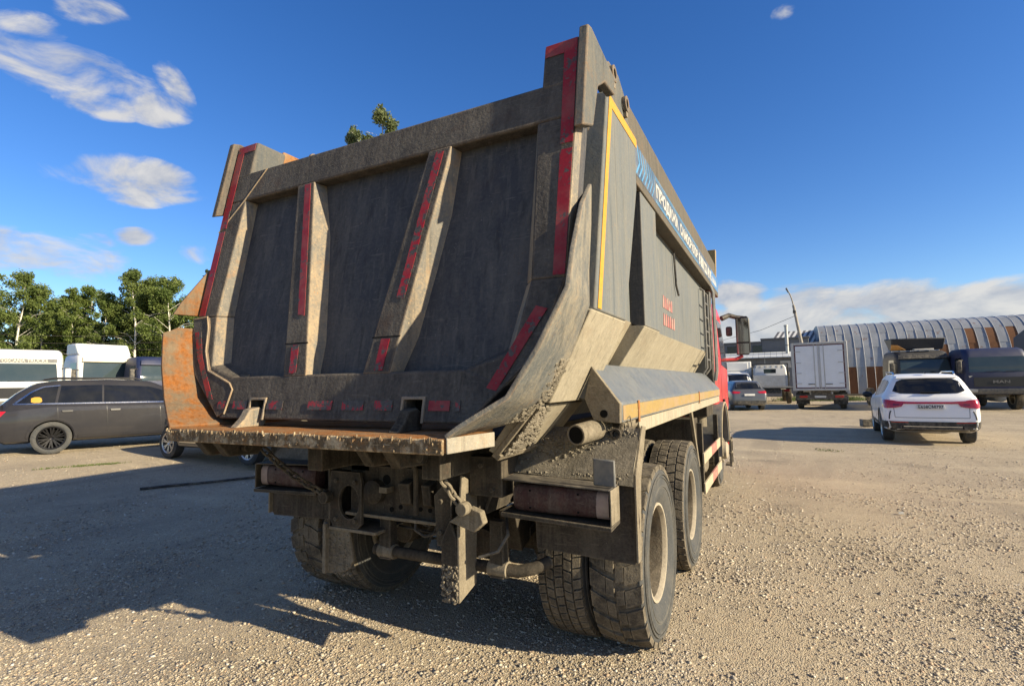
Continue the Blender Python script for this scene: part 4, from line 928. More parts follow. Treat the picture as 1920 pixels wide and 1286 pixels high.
for s in ('+', '-'):
    patch(cb, [(6.0, 2.62), (6.85, 2.60)], [(5.98, 1.86), (7.05, 1.80)], s + 'x').build('side_window', M['glass'], cab, smooth=30)
    patch(cb, [(5.95, 1.30), (6.06, 1.30)], [(5.95, 1.18), (6.06, 1.18)], s + 'x', .03).build('door_handle', M['blackc'], cab, smooth=30)
    patch(cb, [(5.85, 2.70), (5.87, 2.70)], [(5.85, 1.06), (5.87, 1.06)], s + 'x', .002, 1, 6).build('door_seam', M['blackc'], cab, smooth=30)
    patch(cb, [(5.42, 2.6), (5.75, 2.6)], [(5.42, 2.0), (5.75, 2.0)], s + 'x', .012, 3, 4).build('sleeper_panel', M['cab_red'], cab, smooth=30)
    patch(cb, [(5.4, 1.14), (6.8, 1.14)], [(5.4, 1.08), (6.8, 1.08)], s + 'x', .010, 6, 1).build('sill_trim', M['yellow_d'], cab, smooth=30)
patch(cb, [(-1.0, 2.66), (1.0, 2.66)], [(-1.1, 1.86), (1.1, 1.86)], '+y').build('windshield', M['glass'], cab, smooth=30)
patch(cb, [(-.9, 1.7), (.9, 1.7)], [(-.9, 1.15), (.9, 1.15)], '+y', .02).build('grille', M['blackc'], cab, smooth=30)
P('bumper', MB().zprism([(-1.24, 6.9), (-1.2, 7.3), (1.2, 7.3), (1.24, 6.9)], .45, 1.0), M['cab_red'], .03)
P('dark_gap_block', MB().box(.6, 1.215, 5.085, 5.25, 1.35, 2.96), M['black'], .02)  # added black block that stands in for the shade between body and cab
for s in (1, -1):
    arm = MB().tube([(s * 1.2, 7.0, 2.74), (s * 1.32, 7.10, 2.80), (s * 1.44, 7.14, 2.76), (s * 1.56, 7.16, 2.74)], [.05, .045, .04, .04], 10)
    P('mirror_arm', arm, M['black'], bevel=0)
    arm2 = MB().tube([(s * 1.22, 7.05, 1.98), (s * 1.40, 7.13, 1.99), (s * 1.52, 7.16, 2.05)], .03, 10); P('mirror_arm', arm2, M['cab_red'], bevel=0)
    mb_ = P('mirror_housing', MB().prism([(s * x, 7.11, z) for x, z in ((1.42, 2.06), (1.63, 2.06), (1.665, 2.14), (1.665, 2.72), (1.62, 2.78), (1.42, 2.76))], [(s * x, 7.30, z) for x, z in ((1.44, 2.09), (1.60, 2.09), (1.62, 2.16), (1.62, 2.66), (1.58, 2.72), (1.44, 2.71))]), M['blackc'], .02)
    for z0, z1 in ((2.30, 2.73), (2.08, 2.27)):
        MB().prism([(s * 1.44, 7.1035, z0), (s * 1.635, 7.0965, z0), (s * 1.635, 7.0965, z1), (s * 1.44, 7.1035, z1)], [(s * 1.44, 7.1105, z0), (s * 1.635, 7.1035, z0), (s * 1.635, 7.1035, z1), (s * 1.44, 7.1105, z1)]).build('mirror_glass', M['mirror'], mb_, smooth=0)
    P('side_mirror', MB().box(*sorted((s * 1.25, s * 1.36)), 7.14, 7.22, 2.42, 2.60), M['black'], .03)
# ------------------------------------------------------------------ cars
def interp(keys, y):
    ks = keys
    if y <= ks[0][0]: return ks[0][1]
    for (a, va), (b, vb) in zip(ks, ks[1:]):
        if y <= b: return va + (vb - va) * (y - a) / (b - a)
    return ks[-1][1]
def car_shell(L, zt, zb, hw, belt, hwr, arches, ra, smooth_n=2):
    """y from rear (0) to front (L); keys lists give top, bottom, half width, roof half width"""
    ys = sorted(set([round(v, 4) for v in list(np.linspace(0, .6, 25)) + list(np.linspace(.6, L - .5, 40)) + list(np.linspace(L - .5, L, 14))]))
    def sm(keys, y, w=.05): return sum(interp(keys, y + d) for d in (-w, -w / 2, 0, w / 2, w)) / 5
    rings = []
    for y in ys:
        w_ = .012 if y < .5 else .07
        t, b, h = sm(zt, y, w_), interp(zb, y), sm(hw, y, .03)
        bl = min(interp(belt, y), t - .05); r = min(sm(hwr, y, .1), h * .97)
        if t - bl < .15: r = h * .90
        half = [(0, b), (h * .80, b), (h * .95, b + .05), (h * .985, b + .16), (h, b + .30 * (bl - b) / .7 + .05), (h * .995, bl - .14), (h * .975, bl - .03), (h * .945, bl)]
        x1, z1 = half[-1]
        for k in (.35, .7): half.append((x1 + (r + .03 - x1) * k, bl + (t - .07 - bl) * k))
        half += [(r + .015, t - .07 if t - bl > .1 else t - .03), (r - .04, t - .02), (r * .6, t), (0, t + .008)]
        rings.append([(x, y, z) for x, z in half] + [(-x, y, z) for x, z in half[-2:0:-1]])
    m = MB().loft(rings)
    me = bpy.data.meshes.new('shell'); me.from_pydata(m.v, [], m.f)
    bm = bmesh.new(); bm.from_mesh(me); bmesh.ops.recalc_face_normals(bm, faces=bm.faces); bm.to_mesh(me); bm.free()
    o = bpy.data.objects.new('shell', me); COL.objects.link(o); cut = []
    for ya in arches:
        for s in (1, -1):
            c = MB().lathe([(0, ra), (.34, ra)], (s * .62 if s > 0 else -.96, ya, ra * .93), 'x', 36)
            co = c.build('cut', M['black'], None, smooth=0); cut.append(co)
            md = o.modifiers.new('b', 'BOOLEAN'); md.object = co; md.operation = 'DIFFERENCE'; md.solver = 'EXACT'
    bpy.context.view_layer.update()
    me2 = bpy.data.meshes.new_from_object(o.evaluated_get(bpy.context.evaluated_depsgraph_get()))
    bpy.data.objects.remove(o)
    for c in cut: bpy.data.objects.remove(c)
    return me2
def car_wheel_meshes(r, w, spokes, rimmat, rr, double=False):
    ty = MB().lathe([(-w * .42, rr), (-w * .5, rr + .03), (-w * .5, r - .04), (-w * .40, r - .005), (w * .40, r - .005), (w * .5, r - .04), (w * .5, rr + .03), (w * .42, rr), (w * .3, rr - .02), (-w * .3, rr - .02)], (0, 0, 0), 'x', 36, True)
    t = ty.build('t', M['sidewall'], None, smooth=40); tme = t.data; bpy.data.objects.remove(t)
    rm = MB().lathe([(w * .44, rr + .004), (w * .47, rr - .008), (w * .42, rr - .03), (w * .1, rr - .035), (w * .1, rr + .0)], (0, 0, 0), 'x', 36, True)
    rm.lathe([(w * .26, .0), (w * .34, .045), (w * .30, .065), (w * .15, .07)], (0, 0, 0), 'x', 16)
    for k in range(spokes):
        for d in ((-.13, .13) if double else (0,)):
            a = 2 * math.pi * k / spokes; a1 = a + d; wd = .016 if double else .024
            def pt(rad, ang, off, x): return (x, rad * math.cos(ang) - off * math.sin(ang), rad * math.sin(ang) + off * math.cos(ang))
            A = [pt(.05, a, -wd, w * .20), pt(.05, a, wd, w * .20), pt(.05, a, wd, w * .33), pt(.05, a, -wd, w * .33)]
            B = [pt(rr - .025, a1, -wd * .8, w * .24), pt(rr - .025, a1, wd * .8, w * .24), pt(rr - .025, a1, wd * .8, w * .40), pt(rr - .025, a1, -wd * .8, w * .40)]
            rm.hexa(A, B)
    q = rm.build('r', rimmat, None, smooth=30); rme = q.data; bpy.data.objects.remove(q)
    d = MB().lathe([(w * .02, .0), (w * .02, rr - .03), (w * .05, rr - .03), (w * .05, 0)], (0, 0, 0), 'x', 30).build('d', M['hole'], None, smooth=0); dme = d.data; bpy.data.objects.remove(d)
    return tme, rme, dme
def put_wheels(root, wm, track, ys, r):
    for y in ys:
        for s in (1, -1):
            o = link('wheel', wm[0], root, (s * track, y, r - .008), (rnd.uniform(0, 1), 0, 0 if s > 0 else math.pi))
            link('rim', wm[1], o); link('brake_disc', wm[2], o)
def body_part(me, mat, root, name='body'):
    me.materials.clear(); me.materials.append(mat); me.shade_smooth(); me.set_sharp_from_angle(angle=R(32))
    o = bpy.data.objects.new(name, me); COL.objects.link(o); o.parent = root; return o
def CP(root, bvh, name, top, bot, axis, mat, off=.006, nu=10, nv=4, parent=None, thick=.006):
    return patch(bvh, top, bot, axis, off, nu, nv, thick).build(name, mat, parent or root, smooth=30)
M['white_paint'] = carpaint('white_car_paint', (.80, .80, .79), .06)
M['grey_paint'] = carpaint('graphite_car_paint', (.020, .020, .024), .03, .55, 0, .5, .12, .06)
M['silver_paint'] = carpaint('brown_silver_paint', (.10, .092, .085), .2, .7, .4, .3)
M['mid_grey'] = carpaint('grey_car_paint', (.085, .088, .095), .12, .8, .4, .28)
M['redlamp'] = plain('red_lamp_plastic', (.36, .008, .012), .12, 0, .6, scale=12, coat=.8)
M['redlamp_d'] = plain('dark_red_lamp', (.14, .006, .01), .15, 0, .6, scale=12, coat=.8)
M['plate'] = plain('number_plate', (.62, .62, .60), .45, dust=.35)
M['blk_rim'] = plain('black_rim', (.02, .02, .022), .3, .6, .5)
M['alloy'] = plain('alloy_rim', (.45, .45, .46), .3, .8, .5)

# --- graphite estate on the left
def estate():
    L = 5.2
    hd = R(-20); c = zpt(95, 848, 12.0); lx, ly = .93, 1.08
    rot = Matrix.Rotation(hd, 3, 'Z'); off = rot @ Vector((lx, ly, 0)); x, y = c.x - off.x, c.y - off.y
    root = tag(empty('estate_car', (x, y, gh(c.x, c.y)), hd), 'graphite estate car with black spoked wheels at the left edge', 'car')
    me = car_shell(L, [(0, .62), (.02, .80), (.06, 1.02), (.16, 1.10), (.45, 1.40), (.75, 1.62), (1.2, 1.69), (2.2, 1.715), (3.0, 1.66), (3.5, 1.42), (4.0, 1.12), (4.8, 1.0), (5.1, .86), (L, .7)],
        [(0, .42), (.3, .26), (4.6, .25), (L, .4)], [(0, .80), (.10, .89), (.5, .95), (2.5, .965), (4.3, .95), (4.9, .88), (L, .72)],
        [(0, .98), (1, 1.10), (2.5, 1.085), (3.6, 1.06), (5, .95)], [(0, .62), (.6, .66), (2, .68), (3.2, .66), (3.6, .70)], (1.08, 4.08), .395)
    b = body_part(me, M['grey_paint'], root); bv = bvh_of(b)
    for s, k in (('+x', 1), ('-x', -1)):
        CP(root, bv, 'side_window', [(2.02, 1.565), (2.95, 1.52), (3.3, 1.40)], [(2.02, 1.135), (2.9, 1.13), (3.72, 1.12)], s, M['glass'], .006)
        CP(root, bv, 'side_window', [(1.22, 1.555), (1.98, 1.57)], [(1.16, 1.14), (1.98, 1.135)], s, M['glass'], .006)
        CP(root, bv, 'side_window', [(.72, 1.42), (.88, 1.52), (1.17, 1.545)], [(.44, 1.17), (.8, 1.15), (1.11, 1.14)], s, M['glass'], .006)
        CP(root, bv, 'window_trim', [(.40, 1.165), (3.75, 1.125)], [(.40, 1.140), (3.75, 1.100)], s, M['chrome'], .011, 24, 1)
        CP(root, bv, 'window_trim', [(.42, 1.18), (.70, 1.435), (.9, 1.545), (1.2, 1.575)], [(.46, 1.17), (.72, 1.415), (.91, 1.525), (1.2, 1.555)], s, M['chrome'], .011, 16, 1)
        CP(root, bv, 'side_skirt', [(1.55, .40), (3.6, .40)], [(1.55, .27), (3.6, .27)], s, M['grey_paint'], .018, 12, 2)
        for y0 in (1.15, 2.06, 3.15): CP(root, bv, 'door_seam', [(y0, 1.12), (y0 + .012, 1.12)], [(y0 + .05, .45), (y0 + .062, .45)], s, M['blackc'], .0025, 1, 10)
        for y0 in (1.24, 2.14): CP(root, bv, 'door_handle', [(y0, .985), (y0 + .2, .985)], [(y0 + .01, .945), (y0 + .19, .945)], s, M['blackc'], .025, 4, 1)
        CP(root, bv, 'tail_lamp', [(.03, 1.0), (.30, 1.0)], [(.03, .82), (.18, .84)], s, M['redlamp'], .010, 5, 3)
        arch = [(1.08 + .445 * math.cos(math.pi * (1 - k / 14)), .38 + .445 * math.sin(math.pi * (1 - k / 14))) for k in range(15)]; archi = [(1.08 + .41 * math.cos(math.pi * (1 - k / 14)), .38 + .41 * math.sin(math.pi * (1 - k / 14))) for k in range(15)]
        CP(root, bv, 'arch_lip', arch, archi, s, M['grey_paint'], .018, 20, 1)
    CP(root, bv, 'rear_window', [(-.5, 1.58), (.5, 1.58)], [(-.62, 1.16), (.62, 1.16)], '-y', M['glass'])
    CP(root, bv, 'rear_lamp', [(-.86, 1.0), (.86, 1.0)], [(-.86, .84), (.86, .84)], '-y', M['redlamp'], .008, 16, 2)
    CP(root, bv, 'windshield', [(-.55, 1.60), (.55, 1.60)], [(-.68, 1.16), (.68, 1.16)], '+y', M['glass'])
    st = CP(root, bv, 'window_sticker', [(.70, 1.275), (.76, 1.30), (.84, 1.30), (.88, 1.27)], [(.70, 1.19), (.75, 1.17), (.85, 1.17), (.89, 1.20)], '+x', M['yellow'], .016, 8, 2)
    for s in (1, -1): MB().tube([(s * .60, .9, 1.70), (s * .60, 1.1, 1.745), (s * .60, 2.6, 1.735), (s * .60, 2.8, 1.69)], .016, 8).build('roof_rail', M['blackc'], root, smooth=40)
    for s in (1, -1): MB().sphere((s * 1.06, 3.55, 1.15), (.11, .07, .08), 10, 8).build('door_mirror', M['grey_paint'], root, smooth=60)
    put_wheels(root, car_wheel_meshes(.37, .255, 10, M['blk_rim'], .262, True), .835, (1.08, 4.08), .37)
estate()

# --- car partly hidden behind the tipper's lip
def low_car():
    hd = R(88); a = gpt(314, 858)
    root = empty('parked_car'); L = 4.42
    rot = Matrix.Rotation(hd, 3, 'Z'); off = rot @ Vector((-.90, 3.83, 0)); root.location = (a.x - off.x, a.y - off.y, gh(a.x, a.y) - .005); root.rotation_euler = (0, 0, hd)
    tag(root, 'brown-silver car with alloy wheels half hidden behind the rusty lip', 'car')
    me = car_shell(L, [(0, .62), (.03, .95), (.3, 1.06), (.7, 1.26), (1.15, 1.44), (2.2, 1.49), (2.8, 1.42), (3.4, 1.08), (4.0, .98), (4.3, .86), (L, .78)],
        [(0, .40), (.3, .25), (3.9, .24), (4.2, .42), (L, .56)], [(0, .78), (.12, .88), (.6, .92), (3.7, .925), (4.1, .86), (L, .62)], [(0, .92), (2, .98), (4.5, .9)], [(0, .6), (1, .63), (2.6, .64)], (.98, 3.83), .375)
    b = body_part(me, M['silver_paint'], root); bv = bvh_of(b)
    for s in ('+x', '-x'):
        CP(root, bv, 'side_window', [(1.15, 1.36), (2.1, 1.40)], [(.85, 1.01), (2.1, 1.01)], s, M['glass']); CP(root, bv, 'side_window', [(2.15, 1.40), (2.75, 1.34)], [(2.15, 1.01), (3.3, 1.01)], s, M['glass'])
        CP(root, bv, 'sill_trim', [(1.45, .40), (3.35, .40)], [(1.45, .365), (3.35, .365)], s, M['chrome'], .014, 12, 1)
        CP(root, bv, 'side_skirt', [(1.42, .36), (3.38, .36)], [(1.42, .26), (3.38, .26)], s, M['blackc'], .010, 12, 1)
        for y0 in (1.35, 2.28, 3.3): CP(root, bv, 'door_seam', [(y0, .98), (y0 + .012, .98)], [(y0 + .03, .42), (y0 + .042, .42)], s, M['blackc'], .0025, 1, 8)
        CP(root, bv, 'headlamp', [(4.0, .88), (4.3, .82)], [(4.0, .76), (4.32, .72)], s, M['glass_blue'], .008, 5, 2)
    CP(root, bv, 'windshield', [(-.55, 1.38), (.55, 1.38)], [(-.64, 1.08), (.64, 1.08)], '+y', M['glass']); CP(root, bv, 'rear_window', [(-.5, 1.38), (.5, 1.38)], [(-.6, 1.1), (.6, 1.1)], '-y', M['glass'])
    put_wheels(root, car_wheel_meshes(.345, .235, 7, M['alloy'], .235, True), .805, (.98, 3.83), .345)
low_car()

# --- white crossover on the right, rear view
def crossover():
    L = 4.8; hd = R(-4.0); root = tag(empty('crossover_car', (5.28, 12.35, 0), hd), 'white crossover with full-width red tail light, seen from behind', 'car')
    me = car_shell(L, [(0, .60), (.02, .74), (.05, .96), (.09, 1.10), (.15, 1.17), (.34, 1.48), (.44, 1.60), (.50, 1.655), (1.2, 1.69), (2.3, 1.70), (3.0, 1.63), (3.5, 1.38), (3.8, 1.20), (4.5, 1.08), (4.72, .9), (L, .7)],
        [(0, .36), (.15, .30), (4.4, .26), (L, .4)], [(0, .82), (.05, .88), (.18, .925), (.6, .945), (4.0, .94), (4.5, .88), (L, .74)], [(0, 1.02), (.5, 1.16), (2.5, 1.08), (4, 1.02)], [(0, .66), (.5, .64), (2.5, .66), (3.3, .66)], (.95, 3.76), .405)
    b = body_part(me, M['white_paint'], root); bv = bvh_of(b)
    CP(root, bv, 'rear_window', [(-.60, 1.50), (-.5, 1.555), (0, 1.57), (.5, 1.555), (.60, 1.50)], [(-.70, 1.27), (-.56, 1.215), (0, 1.20), (.56, 1.215), (.70, 1.27)], '-y', M['glass'], .008, 18, 6)
    rw = root.children[-1] if False else None
    CP(root, bv, 'roof_spoiler', [(-.56, 1.665), (.56, 1.665)], [(-.60, 1.585), (.60, 1.585)], '-y', M['white_paint'], .05, 14, 3, thick=.1)
    MB().prism([(-.16, .30, 1.225), (.22, .30, 1.235), (.22, .30, 1.25), (-.16, .30, 1.245)], [(-.16, .13, 1.225), (.22, .13, 1.235), (.22, .13, 1.25), (-.16, .13, 1.245)]).build('wiper', M['blackc'], root)
    CP(root, bv, 'light_bar', [(-.88, 1.06), (-.62, 1.03), (-.4, 1.015), (.4, 1.015), (.62, 1.03), (.88, 1.06)], [(-.88, .985), (-.62, .975), (-.4, .965), (.4, .965), (.62, .975), (.88, .985)], '-y', M['redlamp'], .020, 24, 2)
    for s in (1, -1):
        CP(root, bv, 'tail_lamp', [(s * .50, .985), (s * .70, 1.05), (s * .895, 1.075)], [(s * .56, .90), (s * .70, .87), (s * .885, .865)], '-y', M['redlamp'], .028, 12, 3)
        CP(root, bv, 'tail_lamp', [(.04, 1.075), (.26, 1.06)], [(.06, .865), (.20, .90)], '+x' if s > 0 else '-x', M['redlamp'], .012, 5, 3)
        CP(root, bv, 'lamp_core', [(s * .60, .965), (s * .72, .97)], [(s * .62, .93), (s * .72, .925)], '-y', M['redlamp_d'], .034, 4, 2)
        vp = []
        for xx, zz in ((.775, .80), (.80, .74), (.815, .66), (.82, .60)):
            h_ = bv.ray_cast(Vector((s * xx, -5, zz)), Vector((0, 1, 0)))[0]; vp.append(h_ + Vector((0, -.004, 0)))
        MB().tube(vp, .014, 6).build('side_vent', M['blackc'], root, smooth=40)
        CP(root, bv, 'bumper_side', [(.02, .55), (.52, .55)], [(.06, .33), (.50, .33)], '+x' if s > 0 else '-x', M['black'], .014, 8, 3)
        ex = [(s * .80, .455), (s * .50, .455), (s * .54, .365), (s * .76, .365)]
        tip = [Vector((x, -.045 + .10 * abs(x) ** 2, z)) for x, z in ex]
        MB().prism([p for p in tip], [p + Vector((0, .10, 0)) for p in tip]).build('exhaust_trim', M['chrome'], root, bevel=.01)
        exi = [(s * .76, .44), (s * .54, .44), (s * .565, .38), (s * .745, .38)]
        MB().prism([(x, -.052 + .10 * abs(x) ** 2, z) for x, z in exi], [(x, -.040 + .10 * abs(x) ** 2, z) for x, z in exi]).build('exhaust_hole', M['hole'], root, smooth=0)
        CP(root, bv, 'reflector', [(s * .45, .535), (s * .80, .545)], [(s * .45, .515), (s * .78, .525)], '-y', M['redlamp'], .020, 6, 1)
        side = '+x' if s > 0 else '-x'
        CP(root, bv, 'side_window', [(1.0, 1.53), (1.95, 1.56)], [(.82, 1.22), (1.95, 1.14)], side, M['glass']); CP(root, bv, 'side_window', [(2.0, 1.56), (2.85, 1.50)], [(2.0, 1.14), (3.3, 1.10)], side, M['glass']); CP(root, bv, 'side_window', [(.60, 1.48), (.95, 1.525)], [(.55, 1.26), (.78, 1.23)], side, M['glass'])
        CP(root, bv, 'arch_trim', [(.95 + .46 * math.cos(math.pi * (1 - k / 12)), .38 + .46 * math.sin(math.pi * (1 - k / 12))) for k in range(13)], [(.95 + .41 * math.cos(math.pi * (1 - k / 12)), .38 + .41 * math.sin(math.pi * (1 - k / 12))) for k in range(13)], side, M['black'], .015, 18, 1)
        CP(root, bv, 'side_skirt', [(1.42, .46), (3.3, .46)], [(1.42, .28), (3.3, .28)], side, M['black'], .012, 10, 2)
        MB().tube([(s * .60, .75, 1.66), (s * .61, .9, 1.73), (s * .62, 2.4, 1.745), (s * .60, 2.6, 1.70)], .018, 8).build('roof_rail', M['chrome'], root, smooth=40)
        MB().sphere((s * 1.05, 3.25, 1.12), (.13, .07, .09), 10, 8).build('door_mirror', M['white_paint'] if s > 0 else M['blackc'], root, smooth=60)
        CP(root, bv, 'door_seam', [(1.98, 1.1), (1.992, 1.1)], [(1.98, .5), (1.992, .5)], side, M['blackc'], .0025, 1, 8)
    CP(root, bv, 'rear_bumper', [(-.90, .56), (-.6, .545), (.6, .545), (.90, .56)], [(-.86, .33), (-.6, .31), (.6, .31), (.86, .33)], '-y', M['black'], .018, 20, 4)
    CP(root, bv, 'bumper_trim', [(-.55, .44), (.55, .44)], [(-.55, .425), (.55, .425)], '-y', M['chrome'], .026, 14, 1)
    CP(root, bv, 'hatch_seam', [(-.70, .645), (.70, .645)], [(-.70, .633), (.70, .633)], '-y', M['grey_pl'], .003, 14, 1)
    for s in (1, -1): CP(root, bv, 'hatch_seam', [(s * .71, .88), (s * .72, .88)], [(s * .695, .64), (s * .705, .64)], '-y', M['grey_pl'], .003, 1, 6)
    pl = MB().prism([(-.26, -.008, .845), (.26, -.008, .845), (.26, .012, .955), (-.26, .012, .955)], [(-.26, .02, .845), (.26, .02, .845), (.26, .04, .955), (-.26, .04, .955)]).build('number_plate', M['plate'], root, bevel=.003)
    text_mesh('Е658СМ797', .105, M['blackc'], 'plate_text', pl, basis((-.235, -.0085, .862), (1, 0, 0), (0, .18, 1)), .47, .001, .002)
    MB().prism([(-.02, .48, 1.69), (.02, .48, 1.69), (.012, .62, 1.69), (-.012, .62, 1.69)], [(-.004, .50, 1.75), (.004, .50, 1.75), (.003, .55, 1.75), (-.003, .55, 1.75)]).build('roof_fin', M['blackc'], root)
    put_wheels(root, car_wheel_meshes(.365, .25, 5, M['alloy'], .25, True), .80, (.95, 3.76), .365)
crossover()

# --- grey hatchback further back
def hatch():
    L = 4.38; root = tag(empty('hatchback_car', (.72, 27.2, 0), R(17)), 'grey hatchback parked beyond the cab mirror', 'car')
    me = car_shell(L, [(0, .60), (.03, .85), (.08, 1.02), (.16, 1.10), (.42, 1.45), (.55, 1.55), (1.6, 1.60), (2.4, 1.55), (3.2, 1.12), (4.1, .95), (L, .66)], [(0, .34), (.2, .27), (4, .25), (L, .38)],
        [(0, .78), (.06, .86), (.3, .91), (3.6, .91), (4.1, .84), (L, .68)], [(0, 1.0), (.6, 1.08), (3, 1.0)], [(0, .58), (.6, .60), (2.4, .62)], (.78, 3.42), .37)
    b = body_part(me, M['mid_grey'], root); bv = bvh_of(b)
    CP(root, bv, 'rear_window', [(-.56, 1.47), (.56, 1.47)], [(-.66, 1.14), (.66, 1.14)], '-y', M['glass'], .006, 12, 4)
    CP(root, bv, 'rear_bumper', [(-.80, .52), (.80, .52)], [(-.74, .34), (.74, .34)], '-y', M['black'], .012, 12, 3)
    for s in (1, -1):
        CP(root, bv, 'tail_lamp', [(s * .42, 1.0), (s * .84, 1.04)], [(s * .50, .91), (s * .84, .90)], '-y', M['redlamp'], .012, 8, 3)
        side = '+x' if s > 0 else '-x'
        CP(root, bv, 'side_window', [(.75, 1.43), (1.6, 1.46)], [(.62, 1.13), (1.6, 1.06)], side, M['glass']); CP(root, bv, 'side_window', [(1.65, 1.46), (2.3, 1.42)], [(1.65, 1.06), (2.8, 1.03)], side, M['glass'])
        CP(root, bv, 'tail_lamp', [(.04, 1.04), (.28, 1.02)], [(.05, .90), (.22, .93)], side, M['redlamp'], .010, 4, 3)
        MB().sphere((s * 1.0, 2.8, 1.06), (.10, .06, .07), 8, 6).build('door_mirror', M['mid_grey'], root, smooth=60)
    pl = MB().box(-.26, .26, -.03, .0, .78, .89).build('number_plate', M['plate'], root, bevel=.003)
    put_wheels(root, car_wheel_meshes(.335, .225, 5, M['alloy'], .22, True), .77, (.78, 3.42), .335)
hatch()

# ------------------------------------------------------------------ trucks
M['white_cab'] = carpaint('white_truck_paint', (.62, .62, .60), .12, .2, 0, .45)
M['white_box'] = plain('white_box_panel', (.66, .68, .71), .5, var=.05, scale=1.2, dust=.10)
M['blue_cab'] = carpaint('dark_blue_truck_paint', (.006, .014, .055), .08, .0, 0, .5)
M['dark_cab'] = carpaint('dark_grey_truck_paint', (.014, .015, .018), .10, .0, 0, .55)
M['navy'] = plain('dark_tarp', (.012, .015, .022), .6, var=.2, scale=2)
M['cream'] = plain('cream_plastic', (.62, .54, .36), .5, dust=.2)
M['orange'] = plain('orange_plastic', (.45, .22, .06), .5, dust=.2)
M['maroon'] = plain('maroon_trim', (.085, .02, .03), .5)
def truck_wheels(root, x, y, style='rib', rim='front', z=.5):
    for s in (1, -1):
        o = wheel(s * x, y, style, rim, s, rnd.random(), root); o.scale = (.95, .95, .95); o.location.z = .515
def cab_truck(name, label, loc, rz, paint, hw, zr, deflector=None, visor=None, text=None, mirrors=None, light=None, L=2.1, zt=None):
    """cab-over tractor; front towards local -y"""
    root = tag(empty(name, loc, rz), label, 'truck', None)
    m = cab_shell([(.75, 0, 0 + L - .12, hw - .02, .16), (.95, 0, L, hw, .18), (1.75, 0, L, hw, .2), (1.95, 0, L - .02, hw, .2), (zr - .35, 0, L - .20, hw - .05, .24), (zr - .10, .02, L - .34, hw - .09, .28), (zr, .1, L - .55, hw - .18, .3)])
    m.v = [(-x, L - y, z) for x, y, z in m.v]          # front at y=0 facing -y
    cabo = m.build('cab', paint, root, smooth=38); bv = bvh_of(cabo)
    def A(nm, t, b, ax, mt, off=.008, nu=8, nv=4, th=.006): return patch(bv, t, b, ax, off, nu, nv, th).build(nm, mt, cabo, smooth=30)
    zt = zt or zr - .42
    A('windshield', [(-hw + .22, zt), (hw - .22, zt)], [(-hw + .14, 1.80), (hw - .14, 1.80)], '-y', M['glass_blue'], .010, 14, 5)
    A('grille', [(-hw + .3, 1.55), (hw - .3, 1.55)], [(-hw + .3, 1.12), (hw - .3, 1.12)], '-y', M['blackc'], .012)
    A('bumper', [(-hw + .05, 1.02), (hw - .05, 1.02)], [(-hw + .05, .78), (hw - .05, .78)], '-y', M['grey_pl'], .06, 10, 3, .05)
    for s in (1, -1):
        A('headlamp', [(s * (hw - .40), 1.0), (s * (hw - .10), 1.02)], [(s * (hw - .40), .86), (s * (hw - .10), .86)], '-y', M['pale'], .075, 4, 2)
        A('side_window', [(.48, zt - .02), (1.15, zt - .02)], [(.28, 1.85), (1.15, 1.85)], '+x' if s > 0 else '-x', M['glass'])
        mz = 1.95
        mh = MB().box(*sorted((s * (hw + .08), s * (hw + .28))), .05, .17, 1.75, 2.35).build('mirror_housing', mirrors or M['black'], root, bevel=.03)
        MB().tube([(s * (hw - .05), .22, 2.35), (s * (hw + .18), .12, 2.36)], .02, 8).build('mirror_arm', M['black'], root)
    for k in (-.45, .25): MB().prism([(k, -.02, 1.80), (k + .5, -.02, 1.835), (k + .5, -.02, 1.85), (k, -.02, 1.82)], [(k, .03, 1.80), (k + .5, .03, 1.835), (k + .5, .03, 1.85), (k, .03, 1.82)]).build('wiper', M['blackc'], root)
    if visor:
        vo = A('sun_visor', [(-hw + .2, zt + .22), (hw - .2, zt + .22)], [(-hw + .16, zt + .02), (hw - .16, zt + .02)], '-y', visor, .12, 12, 3, .05)
    if text:
        A('name_band', [(-hw + .2, zt + .20), (hw - .2, zt + .20)], [(-hw + .2, zt + .03), (hw - .2, zt + .03)], '-y', M['grey_pl'], .014, 12, 3)
        q_ = bv.ray_cast(Vector((0, -5, zt + .115)), Vector((0, 1, 0)))[0]
        text_mesh(text, .19, M['ltext'], 'lettering', cabo, basis((-hw + .45, q_.y - .035, zt + .055), (1, 0, 0), (0, .2, 1)), 2 * hw - .95, .004, .004)
    if deflector:
        a, b, c, mt = deflector
        q = [(x, y, z) for x, y, z in ((-hw + .12, .50, zr - .04), (hw - .12, .50, zr - .04), (hw - .12, L - .05, zr - .04), (-hw + .12, L - .05, zr - .04))]
        w = [(-hw + .12, .95, zr + a), (hw - .12, .95, zr + a), (hw - .12, L - .05, zr + a), (-hw + .12, L - .05, zr + a)]
        MB().hexa(q, w).build('roof_deflector', mt, root, bevel=.08, seg=3)
    MB().box(-.42, .42, .3, 5.6, .62, .92).build('chassis', M['steel_dark'], root, bevel=.02)
    for s in (1, -1): MB().lathe([(-.55, 0), (-.53, .26), (-.5, .3), (.5, .3), (.53, .26), (.55, 0)], (s * .95, 3.0, .62), 'y', 20).build('fuel_tank', M['pale'], root, smooth=40)
    truck_wheels(root, 1.02, 1.3); truck_wheels(root, 1.0, 4.9)
    return root, cabo, bv
